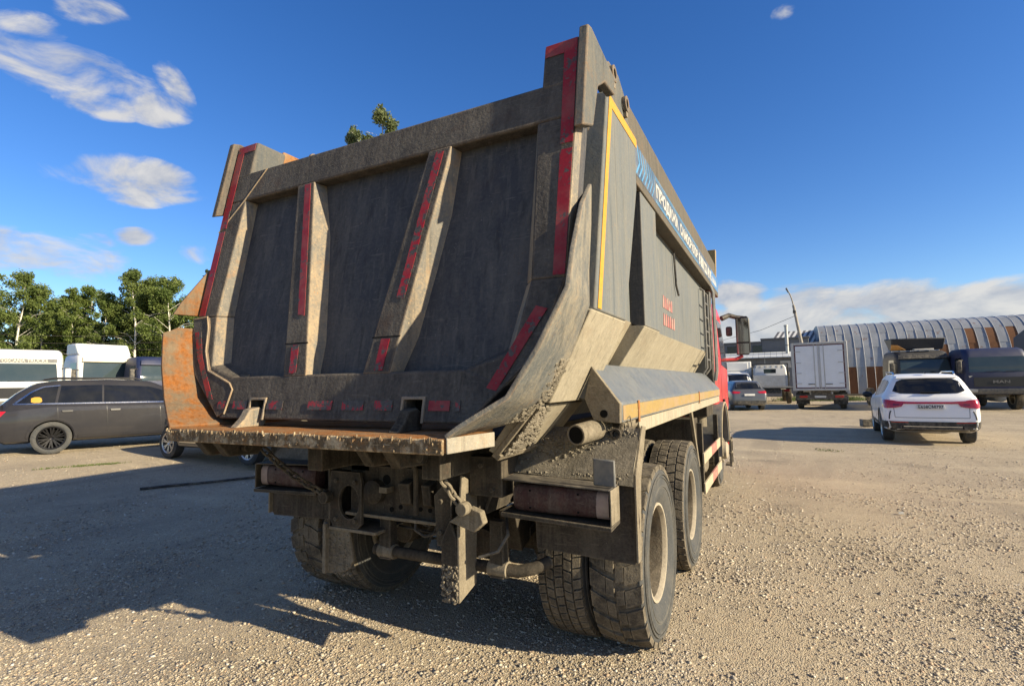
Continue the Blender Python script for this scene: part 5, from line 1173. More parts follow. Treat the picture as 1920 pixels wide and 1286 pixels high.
# left: two white tractors and a blue one
p = zpt(40, 760, 21.5); rz1 = R(66)
cab_truck('tractor_truck', 'white tractor cab with lettered windscreen band, behind the estate car', (p.x, p.y, gh(p.x, p.y)), rz1, M['white_cab'], 1.24, 3.15, None, None, 'TOSCANA TRUCKS', M['white_cab'], zt=2.55)
p = zpt(203, 760, 25); cab_truck('tractor_truck', 'white tractor with cream sun visor and tall roof deflector', (p.x, p.y, gh(p.x, p.y)), R(84), M['white_cab'], 1.20, 3.12, (.52, 0, 0, M['white_cab']), M['cream'], zt=2.72)
p = zpt(312, 760, 25); cab_truck('tractor_truck', 'dark blue tractor cab beside the rusty wing', (p.x, p.y, gh(p.x, p.y)), R(78), M['blue_cab'], 1.22, 2.95, None, M['blue_cab'])
# right: dark tractor with a raised roof deflector
rt, ct, bt = cab_truck('tractor_truck', 'dark tractor with a tilted black roof deflector, behind the white crossover', (8.75, 29.6, 0), R(9), M['dark_cab'], 1.22, 2.95, None, M['black'])
MB().hexa([(-1.15, .75, 3.0), (1.05, .60, 3.02), (1.05, 1.0, 3.02), (-1.15, 1.1, 3.0)], [(-1.20, .55, 3.62), (1.15, .45, 3.60), (1.1, 1.5, 3.66), (-1.25, 1.5, 3.66)]).build('roof_deflector', M['navy'], rt, bevel=.05)
MB().hexa([(-1.20, .72, 3.02), (-.55, .62, 3.02), (-.60, .60, 3.04), (-1.20, .70, 3.04)], [(-1.22, .58, 3.30), (-.95, .55, 3.28), (-.95, .53, 3.28), (-1.22, .55, 3.30)]).build('deflector_stripe', M['orange'], rt, bevel=.01)
MB().box(-.3, .55, .35, .55, 2.98, 3.06).build('roof_lamp_bar', M['pale'], rt, bevel=.02)
# blue tractor at the right edge
rb_, cb_, bb_ = cab_truck('tractor_truck', 'dark blue tractor at the right edge with letters on its nose', (11.2, 28.4, 0), R(5), M['blue_cab'], 1.24, 2.92, None, None)
text_mesh('MAN', .18, M['grey_pl'], 'lettering', cb_, basis((-.25, -.03, 1.28), (1, 0, 0), (0, 0, 1)), .62, .004, .004)
for s in (1, -1): MB().prism([(s * .98, -.02, 1.62), (s * 1.12, -.02, 1.62), (s * 1.10, -.02, 1.54)], [(s * .98, .03, 1.62), (s * 1.12, .03, 1.62), (s * 1.10, .03, 1.54)]).build('marker_lamp', M['ltext'], rb_)
# tank and wheel of the tractor standing beside it
rs = tag(empty('semi_trailer', (14.3, 30.6, 0), R(-14)), 'dark tarpaulin trailer at the right edge above the blue cab', 'trailer')
MB().box(-1.25, 1.25, 0, 9, 1.1, 3.95).build('tarpaulin', M['navy'], rs, bevel=.05)
MB().box(-1.27, 1.27, -.02, .1, 3.86, 3.98).build('top_frame', M['grey_pl'], rs, bevel=.02)
MB().box(-1.1, -.98, -.03, 0.0, 3.25, 3.45).build('corner_mark', M['pale'], rs); MB().box(-1.1, -.80, -.03, 0.0, 3.42, 3.46).build('corner_mark', M['pale'], rs)
MB().box(-1.2, 1.2, .2, 8.6, .9, 1.09).build('trailer_frame', M['steel_dark'], rs, bevel=.02)
truck_wheels(rs, 1.0, 6.4); truck_wheels(rs, 1.0, 7.7)
for s in (1, -1): MB().box(*sorted((s * .7, s * .8)), .8, .9, .0, .95).build('landing_leg', M['steel_dark'], rs)

# --- white box truck, rear view
def box_truck():
    p = zpt(1541, 760, 27.3); root = tag(empty('box_truck', (p.x, p.y, 0), R(-4)), 'white box truck seen from the rear with closed double doors', 'truck')
    box = MB().box(-1.27, 1.27, 0, 5.2, 1.02, 3.52).build('cargo_box', M['white_cab'], root, bevel=.03)
    fr = MB()
    for a in ((-1.28, -1.14, 1.0, 3.54), (1.14, 1.28, 1.0, 3.54)): MB().box(a[0], a[1], -.05, .05, a[2], a[3]).build('door_frame', M['pale'], root, bevel=.015)
    for z in (1.0, 3.42): MB().box(-1.139, 1.139, -.05, .05, z, z + .12).build('door_frame', M['pale'], root, bevel=.015)
    for s in (1, -1):
        d = MB().box(*sorted((s * .012, s * 1.08)), -.035, .0, 1.17, 3.36).build('cargo_door', M['white_box'], root, bevel=.01)
        MB().box(*sorted((s * .20, s * .235)), -.065, -.036, 1.10, 3.42).build('lock_bar', M['pale'], d, bevel=.008)
        MB().box(*sorted((s * .03, s * .06)), -.055, -.036, 1.10, 3.42).build('lock_bar', M['pale'], d, bevel=.008)
        MB().box(*sorted((s * .24, s * .55)), -.07, -.037, 1.32, 1.36).build('door_handle', M['steel_dark'], d, bevel=.006)
        for z in (1.36, 1.9, 2.45, 3.05): MB().box(*sorted((s * .84, s * 1.12)), -.06, -.036, z, z + .035).build('hinge', M['pale'], d, bevel=.005)
        MB().box(*sorted((s * 1.081, s * 1.138)), -.03, .0, 1.13, 3.41).build('door_seal', M['maroon'], root)
        MB().box(*sorted((s * .62, s * 1.0)), .2, .28, .62, .74).build('tail_lamp', M['redlamp'], root, bevel=.01)
    for z in (1.121, 3.361): MB().box(-1.08, 1.08, -.03, .0, z, z + .058).build('door_seal', M['maroon'], root)
    MB().box(-1.15, 1.15, .28, .36, .50, .78).build('rear_bumper', M['steel_dark'], root, bevel=.02)
    MB().box(-.30, .22, .25, .279, .62, .73).build('number_plate', M['plate'], root, bevel=.004)
    MB().box(-.45, .45, .3, 6.8, .70, 1.0).build('chassis', M['steel_dark'], root, bevel=.02)
    MB().box(-1.1, 1.1, 5.4, 7.1, .8, 2.9).build('cab', M['white_cab'], root, bevel=.12, seg=3)
    for s in (1, -1): MB().box(*sorted((s * 1.2, s * 1.42)), 6.6, 6.7, 1.7, 2.3).build('mirror_housing', M['black'], root, bevel=.03)
    for s in (1, -1): MB().box(*sorted((s * .55, s * 1.2)), 1.0, 1.05, .25, .9).build('mud_flap', M['black'], root, bevel=.01)
    truck_wheels(root, 1.0, 1.6); truck_wheels(root, .98, 6.1)
box_truck()
# --- small flatbed, rear view
def flatbed():
    p = zpt(1452, 752, 35); root = tag(empty('flatbed_truck', (p.x, p.y, 0), R(3)), 'white flatbed truck seen from behind, between the hatchback and the box truck', 'truck')
    m = cab_shell([(.9, 0, 1.9, 1.12, .14), (1.6, 0, 1.95, 1.15, .16), (2.5, .02, 1.75, 1.08, .2), (2.72, .1, 1.6, .95, .25)]); m.v = [(x, y + 4.2, z) for x, y, z in m.v]
    c = m.build('cab', M['white_cab'], root, smooth=38); bv = bvh_of(c)
    patch(bv, [(-.42, 2.42), (.42, 2.42)], [(-.40, 2.10), (.40, 2.10)], '-y', .01).build('rear_window', M['glass'], c, smooth=30)
    for s in ('+x', '-x'): patch(bv, [(5.0, 2.42), (5.7, 2.40)], [(4.95, 1.7), (5.8, 1.7)], s, .01).build('side_window', M['glass'], c, smooth=30)
    for k in range(6): patch(bv, [(-1.02 + k * .37, 2.66), (-.92 + k * .37, 2.66)], [(-1.02 + k * .37, 2.5), (-.92 + k * .37, 2.5)], '-y', .02, 2, 2).build('roof_lamp', M['pale'], c, smooth=30)
    MB().box(-1.2, 1.2, 0, 4.1, 1.02, 1.12).build('flat_deck', M['grey_pl'], root, bevel=.02)
    MB().box(-1.2, 1.2, 4.0, 4.08, 1.12, 1.95).build('headboard', M['pale'], root, bevel=.02)
    MB().box(-1.22, 1.22, 3.98, 4.1, 2.74, 2.82).build('roof_rack', M['black'], root, bevel=.01)
    for s in (1, -1): MB().box(*sorted((s * 1.14, s * 1.22)), 3.99, 4.09, 1.12, 2.74).build('rack_post', M['black'], root, bevel=.01)
    MB().box(-.45, .45, .2, 6, .7, 1.0).build('chassis', M['steel_dark'], root, bevel=.02)
    for s in (1, -1): MB().box(*sorted((s * 1.22, s * 1.4)), 5.7, 5.8, 1.6, 2.2).build('mirror_housing', M['black'], root, bevel=.03)
    for s in (1, -1): MB().box(*sorted((s * .6, s * .95)), -.03, .02, .82, .95).build('tail_lamp', M['redlamp_d'], root, bevel=.01)
    truck_wheels(root, .95, 1.1); truck_wheels(root, .95, 5.1)
flatbed()
# --- white van-bodied truck facing us
def box_van():
    p = zpt(1386, 745, 39); root = tag(empty('box_van', (p.x, p.y, 0), R(8)), 'white box van facing the camera beside the cab mirror', 'van')
    MB().box(-1.1, 1.1, 1.7, 6.2, .75, 3.05).build('cargo_box', M['white_cab'], root, bevel=.04)
    m = cab_shell([(.45, 0, 1.75, .98, .2), (1.05, 0, 2.0, 1.0, .25), (1.35, 0, 1.75, .98, .25), (2.1, 0, .95, .85, .25), (2.25, 0, .7, .75, .25)]); m.v = [(-x, 1.7 - y, z) for x, y, z in m.v]
    c = m.build('cab', M['white_cab'], root, smooth=38); bv = bvh_of(c)
    patch(bv, [(-.72, 2.05), (.72, 2.05)], [(-.85, 1.42), (.85, 1.42)], '-y', .012).build('windshield', M['glass'], c, smooth=30)
    patch(bv, [(-.6, .95), (.6, .95)], [(-.6, .65), (.6, .65)], '-y', .012).build('grille', M['blackc'], c, smooth=30)
    for s in (1, -1): patch(bv, [(s * .65, 1.0), (s * .92, 1.02)], [(s * .65, .82), (s * .92, .82)], '-y', .014).build('headlamp', M['pale'], c, smooth=30)
    MB().box(-.85, .85, 1.65, 1.72, 2.35, 2.95).build('roof_fairing', M['white_cab'], root, bevel=.02)
    wm = car_wheel_meshes(.36, .22, 5, M['alloy'], .21); put_wheels(root, wm, .88, (.75, 5.0), .36)
box_van()
# ------------------------------------------------------------------ buildings
def panel_mat():
    t = NT('hangar_sheet'); n = t.noise(.9, 8, .65); n2 = t.noise(9, 6, .7); oi = t.n('ShaderNodeObjectInfo')
    c = t.mix(t.rng(n, .35, .65), (.24, .26, .28), (.33, .345, .36)); c = t.mix(t.math('MULTIPLY', oi.outputs['Random'], .75), c, (.20, .215, .23))
    st = t.noise(5, 6, .65, stretch=(2, 2, .15)); c = t.mix(t.rng(st, .56, .74, 0, .45), c, (.23, .18, .13))
    c = t.mix(t.rng(t.noise(1.7, 8, .7, off=(3, 9, 1)), .60, .66, 0, .8), c, (.17, .08, .04))
    t.bump(t.math('ADD', t.math('MULTIPLY', t.noise(1.6, 3), 1.0), t.math('MULTIPLY', n2, .12)), .3, .05)
    return t.fin(c, t.rng(n2, .3, .7, .42, .6), .25, .5)
M['sheet'] = panel_mat()
def rust_panel_mat():
    t = NT('hangar_rusted_sheet'); n = t.noise(1.4, 9, .7); n2 = t.noise(12, 6, .7)
    c = t.mix(t.rng(n, .35, .65), (.105, .045, .02), (.15, .068, .03)); c = t.mix(t.rng(n2, .4, .7, 0, .5), c, (.13, .06, .03)); t.bump(n2, .3, .02)
    return t.fin(c, .85, 0, .3)
M['rsheet'] = rust_panel_mat()
M['seam'] = plain('seam_strip', (.50, .50, .49), .5, .2, dust=.3)
hg = tag(empty('metal_hangar', (6.0, 55.0, 0)), 'long arched sheet-metal hangar with rusty panels on the right', 'hangar')
HR, HY, NP, PW = 7.15, 7.15, 40, .70
def arch_pt(x, a, r=HR):
    c, s_ = math.cos(a), math.sin(a); return (x, HY - r * math.copysign(abs(c) ** .52, c), r * abs(s_) ** .85)
tiers = [(0.0, .32), (.32, .62), (.62, .92), (.92, 1.25), (1.25, 1.60)]
rusty = {}
for i in (2, 5, 7): rusty[(i, 0)] = 1
for k in range(NP):
    x0, x1 = k * PW, (k + 1) * PW
    for ti, (a0, a1) in enumerate(tiers):
        n = 4; rings = []
        for j in range(n + 1):
            a = a0 + (a1 - a0) * j / n; dr = .012 * ((k * 7 + ti * 3) % 5 - 2) / 2
            rings.append([arch_pt(x0 + .01, a, HR + dr), arch_pt(x1 - .01, a, HR + dr), arch_pt(x1 - .01, a, HR - .03), arch_pt(x0 + .01, a, HR - .03)])
        ru = (ti == 0 and k in (3, 5, 6, 8, 9)) or (k in (13,) and ti in (1,)) or (k in (16, 18, 20, 23, 26) and ti in (1, 2)) or (k == 13 and ti == 0)
        MB().loft(rings).build('panel', M['rsheet'] if ru else M['sheet'], hg, smooth=30)
    MB().loft([[arch_pt(x0 - .026, a, HR + .0), arch_pt(x0 - .012, a, HR + .035), arch_pt(x0 + .012, a, HR + .035), arch_pt(x0 + .026, a, HR + .0)] for a in np.linspace(0, 1.62, 22)]).build('seam_rib', M['seam'], hg, smooth=30)
end = [arch_pt(-.02, a, HR - .02) for a in np.linspace(0, math.pi, 40)]
MB().prism(end, [(x + .1, y, z) for x, y, z in end]).build('end_wall', M['sheet'], hg, smooth=0)
bk = [arch_pt(.05, a, HR - .02) for a in np.linspace(1.6, math.pi, 14)]
MB().loft([bk, [(x + NP * PW, y, z) for x, y, z in bk]], cap=False, closed=False).build('back_sheet', M['sheet'], hg, solid=.03)
MB().box(0, NP * PW, -.12, -.02, 0, .18).build('plinth', M['chassis_pale'], hg)

# long grey shed
M['shed_wall'] = plain('shed_cladding', (.11, .115, .125), .6, var=.12, scale=2, dust=.1)
M['shed_roof'] = plain('pale_roof_sheet', (.52, .55, .57), .45, .1, scale=2)
M['stripe_l'] = plain('roof_light_stripe', (.55, .55, .53), .6)
M['stripe_d'] = plain('roof_dark_stripe', (.10, .10, .105), .6)
M['concrete'] = plain('old_concrete', (.27, .25, .22), .9, var=.2)
M['pipe'] = plain('galvanised_pipe', (.36, .36, .35), .45, .5)
sh = tag(empty('grey_shed', (-9.0, 53.0, 0)), 'low dark grey shed with a pale lean-to roof, left of the hangar', 'building')
for k in range(18):
    MB().box(k * .78, k * .78 + .765, 0, .08, 0, 3.72).build('wall_panel', M['shed_wall'], sh, bevel=.01)
MB().box(0, 14.1, .1, 9, 0, 3.7).build('core', M['shed_wall'], sh)
for k in range(28):
    MB().hexa([(-.3 + k * .52, -.5, 3.72), (.2 + k * .52, -.5, 3.72), (.2 + k * .52, -.5, 3.80), (-.3 + k * .52, -.5, 3.80)], [(-.3 + k * .52, 1.8, 4.28), (.2 + k * .52, 1.8, 4.28), (.2 + k * .52, 1.8, 4.36), (-.3 + k * .52, 1.8, 4.36)]).build('roof_sheet', M['shed_roof'], sh)
MB().box(-.2, 9.8, 2.2, 9, 3.7, 5.35).build('upper_storey', M['shed_wall'], sh, bevel=.02); MB().box(9.82, 14.0, 2.2, 9, 3.7, 5.62).build('upper_storey', M['shed_wall'], sh, bevel=.02)
MB().box(-.3, 9.82, 2.05, 9, 5.36, 5.50).build('fascia', M['stripe_d'], sh, bevel=.02); MB().box(9.75, 14.1, 2.05, 9, 5.63, 5.78).build('fascia', M['stripe_d'], sh, bevel=.02)
for x in (4.0, 6.6, 7.9, 9.0, 2.4): MB().box(x, x + .85, 2.14, 2.19, 4.45, 5.1).build('window', M['glass'], sh, bevel=.01)
MB().box(11.4, 12.3, -.03, -.001, 2.75, 3.4).build('wall_patch', M['pale'], sh, bevel=.01)
MB().box(7.0, 7.9, -.03, -.001, 0, 3.0).build('doorway', M['hole'], sh); MB().box(10.05, 10.13, -.06, -.001, 0, 3.7).build('downpipe', M['pipe'], sh)
pp = zpt(1479, 705, 50.5); cp = tag(empty('flue_pipe', (pp.x, pp.y, 0)), 'tall galvanised flue pipe in front of the grey shed', 'chimney')
MB().lathe([(0, .15), (6.75, .15), (6.75, .19), (6.9, .19), (6.9, .12)], (0, 0, 0), 'z', 20).build('pipe', M['pipe'], cp, smooth=40)
for z in (1.5, 3.2, 4.9): MB().lathe([(z, .152), (z, .17), (z + .06, .17), (z + .06, .152)], (0, 0, 0), 'z', 20, True).build('pipe_band', M['steel_dark'], cp)
MB().lathe([(0, .45), (.2, .45)], (0, 0, 0), 'z', 16).build('pipe_base', M['concrete'], cp)
# striped roof building between shed and hangar
sb = tag(empty('striped_roof_shed', (1.2, 60.0, 0)), 'small shed with a striped corrugated roof beside the hangar', 'building')
MB().box(0, 5.6, 0, 7, 0, 4.9).build('wall', M['shed_wall'], sb)
for k in range(22):
    x = .0 + k * .26
    MB().hexa([(x, -.3, 4.9), (x + .25, -.3, 4.9), (x + .25, -.3, 4.98), (x, -.3, 4.98)], [(x + 1.2, 4.0, 7.0), (x + 1.45, 4.0, 7.0), (x + 1.45, 4.0, 7.08), (x + 1.2, 4.0, 7.08)]).build('roof_strip', M['stripe_l'] if k % 2 else M['stripe_d'], sb)
# lamp post
lp = zpt(1525, 745, 41); lo = tag(empty('street_lamp', (lp.x, lp.y, 0)), 'leaning concrete lamp post with a curved arm above the box truck', 'lamp post')
MB().tube([(0, 0, 0), (-.32, 0, 2.5), (-.66, 0, 5.0), (-.99, 0, 7.55)], [.16, .14, .12, .10], 12).build('post', M['concrete'], lo, smooth=40)
MB().tube([(-.93, 0, 7.0), (-1.01, 0, 7.65), (-1.07, 0, 8.0), (-1.16, -.03, 8.35), (-1.28, -.06, 8.66)], .05, 10).build('arm', M['concrete'], lo, smooth=40)
MB().hexa([(-1.24, -.15, 8.62), (-1.34, -.15, 8.58), (-1.34, .03, 8.58), (-1.24, .03, 8.62)], [(-1.38, -.17, 9.00), (-1.50, -.17, 8.94), (-1.50, .05, 8.94), (-1.38, .05, 9.00)]).build('lamp_head', M['grey_pl'], lo, bevel=.03)
MB().box(-.62, -.34, -.08, .08, 3.9, 4.0).build('bracket', M['steel_dark'], lo); MB().box(-1.06, -.84, -.12, .12, 6.9, 7.12).build('arm_clamp', M['steel_dark'], lo, bevel=.01)
wi = MB().tube([(lp.x - .88, lp.y, 6.7), (lp.x - 3.5, lp.y + 3, 5.95), (-4.0, 55.3, 5.55)], .018, 5).build('overhead_wire', M['blackc'], None)
tag(wi, 'thin black wire from the lamp post to the grey shed', 'wire')

# ------------------------------------------------------------------ trees
def leafmat(name, a, b, c):
    t = NT(name); at = t.n('ShaderNodeAttribute', attribute_name='tone'); oi = t.n('ShaderNodeObjectInfo')
    col = t.mix(at.outputs['Fac'], a, b); col = t.mix(t.math('MULTIPLY', oi.outputs['Random'], .45), col, c)
    t.fin(col, .6, 0, .3)
    tr = t.n('ShaderNodeBsdfTranslucent'); t.l(col, tr.inputs[0]); ms = t.n('ShaderNodeMixShader'); ms.inputs[0].default_value = .45
    t.l(t.b.outputs[0], ms.inputs[1]); t.l(tr.outputs[0], ms.inputs[2]); t.l(ms.outputs[0], t.out.inputs[0]); return t.mat
M['birch_leaf'] = leafmat('birch_leaves', (.085, .135, .028), (.20, .25, .065), (.13, .165, .055))
M['dark_leaf'] = leafmat('dark_leaves', (.022, .045, .014), (.055, .085, .022), (.03, .05, .018))
M['willow_leaf'] = leafmat('silver_green_leaves', (.09, .125, .045), (.22, .25, .12), (.12, .15, .06))
def barkmat():
    t = NT('birch_bark'); n = t.noise(6, 6, .7, stretch=(1, 1, 4)); c = t.mix(t.rng(n, .52, .62), (.62, .59, .52), (.06, .05, .045)); return t.fin(c, .8, 0, .3)
M['bark'] = barkmat(); M['dbark'] = plain('dark_bark', (.07, .055, .04), .9)
def leaf_mesh(name, centres, n, lsize, seed, mat, droop=.5):
    """leaf quads around cluster centres (x, y, z, radius)"""
    g = np.random.default_rng(seed); C = np.array(centres); w = C[:, 3] ** 2; w /= w.sum()
    ci = g.choice(len(C), n, p=w); u = g.normal(0, 1, (n, 3)); u /= np.linalg.norm(u, axis=1)[:, None]
    rad = g.random(n) ** .45; P_ = C[ci, :3] + u * (C[ci, 3] * rad)[:, None] * np.array([1, 1, .85]); P_[:, 2] -= droop * C[ci, 3] * rad * g.random(n)
    a = g.normal(0, 1, (n, 3)); a[:, 2] -= droop; a /= np.linalg.norm(a, axis=1)[:, None]; b = np.cross(a, g.normal(0, 1, (n, 3))); b /= np.linalg.norm(b, axis=1)[:, None]
    s = lsize * g.uniform(.6, 1.3, n)[:, None]; la = a * s; lb = b * s * .45
    V = np.stack([P_ - la, P_ + lb, P_ + la, P_ - lb], 1).reshape(-1, 3); F = np.arange(n * 4).reshape(-1, 4)
    me = bpy.data.meshes.new(name); me.vertices.add(len(V)); me.vertices.foreach_set('co', V.ravel()); me.loops.add(F.size); me.loops.foreach_set('vertex_index', F.ravel().astype(np.int32))
    me.polygons.add(n); me.polygons.foreach_set('loop_start', np.arange(0, n * 4, 4, dtype=np.int32)); me.polygons.foreach_set('loop_total', np.full(n, 4, np.int32)); me.update()
    at = me.color_attributes.new('tone', 'FLOAT_COLOR', 'POINT'); tone = np.repeat(np.clip(g.normal(.5, .25, len(C))[ci] + g.normal(0, .2, n), 0, 1), 4); buf = np.ones((n * 4, 4), np.float32); buf[:, :3] = tone[:, None]; at.data.foreach_set('color', buf.ravel())
    me.materials.append(mat); return me
def make_tree(h, spread, seed, kind):
    r = random.Random(seed); tr = MB(); cl = []
    lean = (r.uniform(-.05, .05), r.uniform(-.05, .05)); pts = []
    for k in range(9):
        z = h * .96 * k / 8; pts.append((lean[0] * z + r.uniform(-.1, .1) * (k > 0), lean[1] * z + r.uniform(-.1, .1) * (k > 0), z))
    r0 = .012 * h
    tr.tube(pts, [max(.02, r0 * (1 - .9 * k / 8)) for k in range(9)], 8)
    if kind == 'spruce':
        for k in range(26):
            z = h * (.12 + .88 * k / 26); rad = spread * (1 - k / 26.5)
            for j in range(max(3, int(8 * (1 - k / 28)))):
                a = r.uniform(0, 6.28); q = rad * r.uniform(.4, .9); cl.append((math.cos(a) * q + lean[0] * z, math.sin(a) * q + lean[1] * z, z - q * .25, max(.18, rad * .38)))
    else:
        nb = 27 if kind == 'birch' else 26; z0 = .28 if kind == 'birch' else .18
        for k in range(nb):
            t = z0 + (1 - z0) * (k + r.random()) / nb; z = h * t; i = min(7, int(t / .96 * 8)); base = Vector(pts[min(8, i)])
            a = r.uniform(0, 6.28); prof = math.sin(math.pi * min(1, (t - z0) / (1.03 - z0)) ** .75) * .9 + .18; ln = spread * prof * r.uniform(.65, 1.1)
            mid = Vector((base.x + math.cos(a) * ln * .5, base.y + math.sin(a) * ln * .5, z + ln * .40)); end = Vector((base.x + math.cos(a) * ln, base.y + math.sin(a) * ln, z + ln * (.50 if kind == 'birch' else .35)))
            tr.tube([(base.x, base.y, z), mid, end], [r0 * .33 * (1.1 - t), r0 * .2 * (1.1 - t), .012], 5)
            for q in (.35, .6, .82, 1.0):
                c = Vector((base.x, base.y, z)).lerp(end, q); cl.append((c.x + r.uniform(-.3, .3), c.y + r.uniform(-.3, .3), c.z - (.35 if kind == 'birch' else .1) + r.uniform(-.3, .2), spread * r.uniform(.13, .27)))
    return tr, cl
protos = {}
def tree_proto(key, h, spread, seed, kind, n, ls, leaf, bark):
    tr, cl = make_tree(h, spread, seed, kind); o = tr.build('trunk', bark, None, smooth=50); tme = o.data; bpy.data.objects.remove(o)
    protos[key] = (tme, leaf_mesh('crown', cl, n, ls, seed, leaf, .55 if kind == 'birch' else .2))
tree_proto('b1', 14, 2.6, 1, 'birch', 17000, .125, M['birch_leaf'], M['bark']); tree_proto('b2', 14, 2.9, 2, 'birch', 18000, .125, M['birch_leaf'], M['bark']); tree_proto('b3', 14, 2.3, 5, 'birch', 15000, .125, M['birch_leaf'], M['bark'])
tree_proto('d1', 13, 3.4, 8, 'round', 14000, .17, M['dark_leaf'], M['dbark']); tree_proto('s1', 15, 2.6, 9, 'spruce', 8000, .2, M['dark_leaf'], M['dbark'])
tree_proto('w1', 20, 1.9, 21, 'birch', 15000, .12, M['willow_leaf'], M['bark'])
def tree(px, z, key, h, label, group, rz, name='birch_tree', sc=1.0, h0=14.0):
    p = zpt(px, 725, z); g = gh(p.x, p.y); r = tag(empty(name, (p.x, p.y, g - .05), rz), label, 'tree', group); k = h / h0
    r.scale = (k * sc, k * sc, k)
    link('trunk', protos[key][0], r); link('crown', protos[key][1], r); return r
birches = [(18, 56, 'b2', 14.6, 'leftmost birch in the row behind the white trucks'), (78, 58, 'b1', 12.8, 'lower birch beside the leftmost birch, pale trunk showing above the lettered cab'),
    (134, 57, 'b3', 12.9, 'slim birch standing left of the deflector truck'), (160, 59, 'b1', 13.4, 'birch with a thin straight trunk above the deflector truck'), (190, 58, 'b3', 12.6, 'birch leaning over the deflector truck'),
    (232, 60, 'b2', 13.8, 'broad birch just right of the gap in the row'), (256, 57, 'b1', 14.9, 'tallest birch of the right group with a bright bare trunk top'), (292, 60, 'b3', 14.2, 'birch second from the rusty wing'), (322, 58, 'b2', 14.0, 'birch nearest the rusty wing with bare white branches'), (356, 61, 'b1', 13.0, 'birch mostly hidden behind the rusty wing')]
for k, (px, z, key, h, lab) in enumerate(birches): tree(px, z, key, h, lab, 'birches along the yard edge', k * 1.3)
for k, px in enumerate((-25, 40, 98, 112, 150, 206, 246, 275, 310, 345)):
    tree(px, 66 + (k * 5) % 7, 'd1', 11.3 + (k * 3) % 4 * .6, 'dark leafy tree filling the gaps behind the birches', 'dark trees behind the birches', k * .9, 'dark_tree', 1.15, 13.0)
tree(384, 52, 's1', 13.8, 'dark spruce tip showing above the torn left wing', None, .4, 'spruce_tree', 1.0, 15.0)
tree(724, 38, 'w1', 22.3, 'tall silvery birch whose leafy top shows over the tailgate', None, 2.4, 'birch_tree', 1.0, 20.0)
tree(682, 39, 'w1', 22.0, 'shorter silvery birch whose tip shows left of the taller one over the tailgate', None, .7, 'birch_tree', .85, 20.0)
# understorey so that no bare ground shows beneath the crowns
for k, px in enumerate(range(-30, 400, 30)):
    tree(px, 63 + (k % 3), 'd1', 4.6 + (k % 4) * .5, 'low dark bush beneath the birches', 'bushes beneath the birches', k * 2.1, 'bush', 1.5, 13.0)
# power line on the left
po = []
for i, (px, z) in enumerate(((-90, 48), (480, 50))):
    p = zpt(px, 730, z); r = tag(empty('utility_pole', (p.x, p.y, gh(p.x, p.y))), 'wooden utility pole ' + ('beyond the left edge carrying the wires' if i == 0 else 'behind the tailgate carrying the wires'), 'pole')
    MB().tube([(0, 0, 0), (0, 0, 7.4)], [.13, .09], 10).build('post', M['dbark'], r, smooth=40); MB().box(-.08, .08, -.7, .7, 6.9, 7.0).build('crossarm', M['dbark'], r); po.append(p)
for k, z in enumerate((7.05, 6.35, 5.7)):
    a = Vector((po[0].x, po[0].y, gh(po[0].x, po[0].y) + z)); b = Vector((po[1].x, po[1].y, gh(po[1].x, po[1].y) + z)); pts = [a.lerp(b, t / 12) + Vector((0, 0, -.5 * 4 * t / 12 * (1 - t / 12))) for t in range(13)]
    tag(MB().tube(pts, .014, 5).build('power_wire', M['steel_dark'], None), ['topmost', 'middle', 'lowest'][k] + ' overhead wire crossing in front of the birches', 'wire', 'wires in front of the birches')
# plank fence behind the left trucks
M['fence'] = plain('weathered_fence', (.20, .16, .12), .9, var=.25)
fp0, fp1 = zpt(-60, 740, 44), zpt(420, 740, 46); fr_ = tag(empty('plank_fence', (fp0.x, fp0.y, gh(fp0.x, fp0.y))), 'weathered plank fence between the white trucks', 'fence')
dv = Vector((fp1.x - fp0.x, fp1.y - fp0.y, 0)); nl = int(dv.length / .30); du = dv.normalized(); an = math.atan2(du.y, du.x)
plank = None
for k in range(nl):
    if plank is None: plank = MB().box(0, .27, -.015, .015, 0, 2.1).build('plank', M['fence'], fr_); o = plank
    else: o = link('plank', plank.data, fr_)
    o.location = (du.x * k * .30, du.y * k * .30, rnd.uniform(-.03, .03)); o.rotation_euler = (0, 0, an)

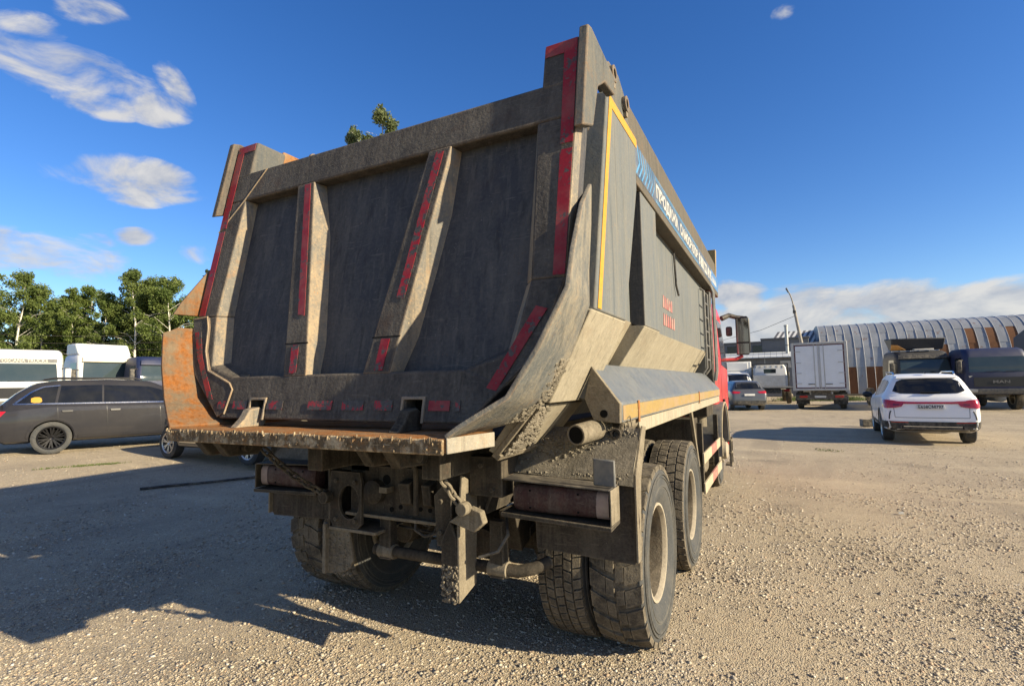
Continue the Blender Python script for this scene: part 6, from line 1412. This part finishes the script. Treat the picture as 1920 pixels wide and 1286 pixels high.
# ------------------------------------------------------------------ small things on the ground
h0 = gpt(262, 918); h1 = gpt(516, 892); pts = [Vector((h0.x, h0.y, .015)).lerp(Vector((h1.x, h1.y, .015)), t / 10) + Vector((0, .05 * math.sin(t * .9), 0)) for t in range(11)]
pts = [Vector((p.x, p.y, gh(p.x, p.y) + .014)) for p in pts]; pts += [pts[-1] + Vector((.5, .5, 0)), pts[-1] + Vector((1.2, 1.4, 0))]
tag(MB().tube(pts, .022, 8).build('rubber_hose', M['black'], None, smooth=50), 'black rubber hose lying on the shaded gravel', 'hose')
b0 = gpt(1626, 799); bx = tag(empty('black_crate', (b0.x, b0.y, 0), .3), 'small black crate on the gravel left of the white crossover', 'crate')
MB().box(-.17, .17, -.12, .12, 0, .03).build('base', M['black'], bx, bevel=.005)
for s in (1, -1): MB().box(-.17, .17, s * .12 - .01, s * .12 + .01, .03, .22).build('side', M['black'], bx, bevel=.005); MB().box(s * .17 - .01, s * .17 + .01, -.109, .109, .03, .24).build('end', M['grey_pl'], bx, bevel=.005)
b1 = gpt(1690, 964); tag(MB().prism([(b1.x - .03, b1.y - .02, .004), (b1.x + .03, b1.y - .01, .006), (b1.x + .02, b1.y + .03, .02), (b1.x - .02, b1.y + .02, .015)], [(b1.x - .03, b1.y - .02, .007), (b1.x + .03, b1.y - .01, .012), (b1.x + .02, b1.y + .03, .03), (b1.x - .02, b1.y + .02, .022)]).build('paper_scrap', M['ltext'], None), 'crumpled scrap of white paper on the gravel to the right', 'paper')
# sparse grass: strip of weeds on the left and under the hangar trucks
def grass(name, label, pts, n, hgt, seed, spread):
    g = random.Random(seed); m = MB()
    for _ in range(n):
        a, b = g.choice(pts); t = g.random(); x = a[0] + (b[0] - a[0]) * t + g.gauss(0, spread); y = a[1] + (b[1] - a[1]) * t + g.gauss(0, spread); z = gh(x, y) - .008; an = g.uniform(0, 6.28); w = .006 + hgt * .04; hh = hgt * g.uniform(.4, 1.2); lx, ly = g.gauss(0, .5) * hh, g.gauss(0, .5) * hh
        m.add([(x - w * math.cos(an), y - w * math.sin(an), z), (x + w * math.cos(an), y + w * math.sin(an), z), (x + lx, y + ly, z + hh)], [(0, 1, 2)])
    o = m.build(name, M['grass'], None, smooth=0, recalc=False); tag(o, label, 'grass', kind='stuff')
M['grass'] = plain('weed_green', (.075, .105, .022), .8, var=.35, scale=7)
L_ = lambda a, b: ((gpt(*a).x, gpt(*a).y), (gpt(*b).x, gpt(*b).y))
grass('weed_strip', 'thin strip of weeds in the gravel on the left', [L_((60, 880), (240, 866)), L_((140, 874), (220, 868))], 500, .035, 4, .05)
grass('weed_patch', 'sparse weeds on the gravel between truck and crossover', [L_((1530, 842), (1570, 846))], 90, .04, 5, .08)
ga = zpt(1480, 745, 40); grass('grass_patch', 'bright grass patch under the yellow sunlit wall beside the box truck', [((ga.x, ga.y), (ga.x + 4.5, ga.y + .5)), ((ga.x, ga.y + 2), (ga.x + 4.5, ga.y + 3))], 5000, .28, 6, .6)
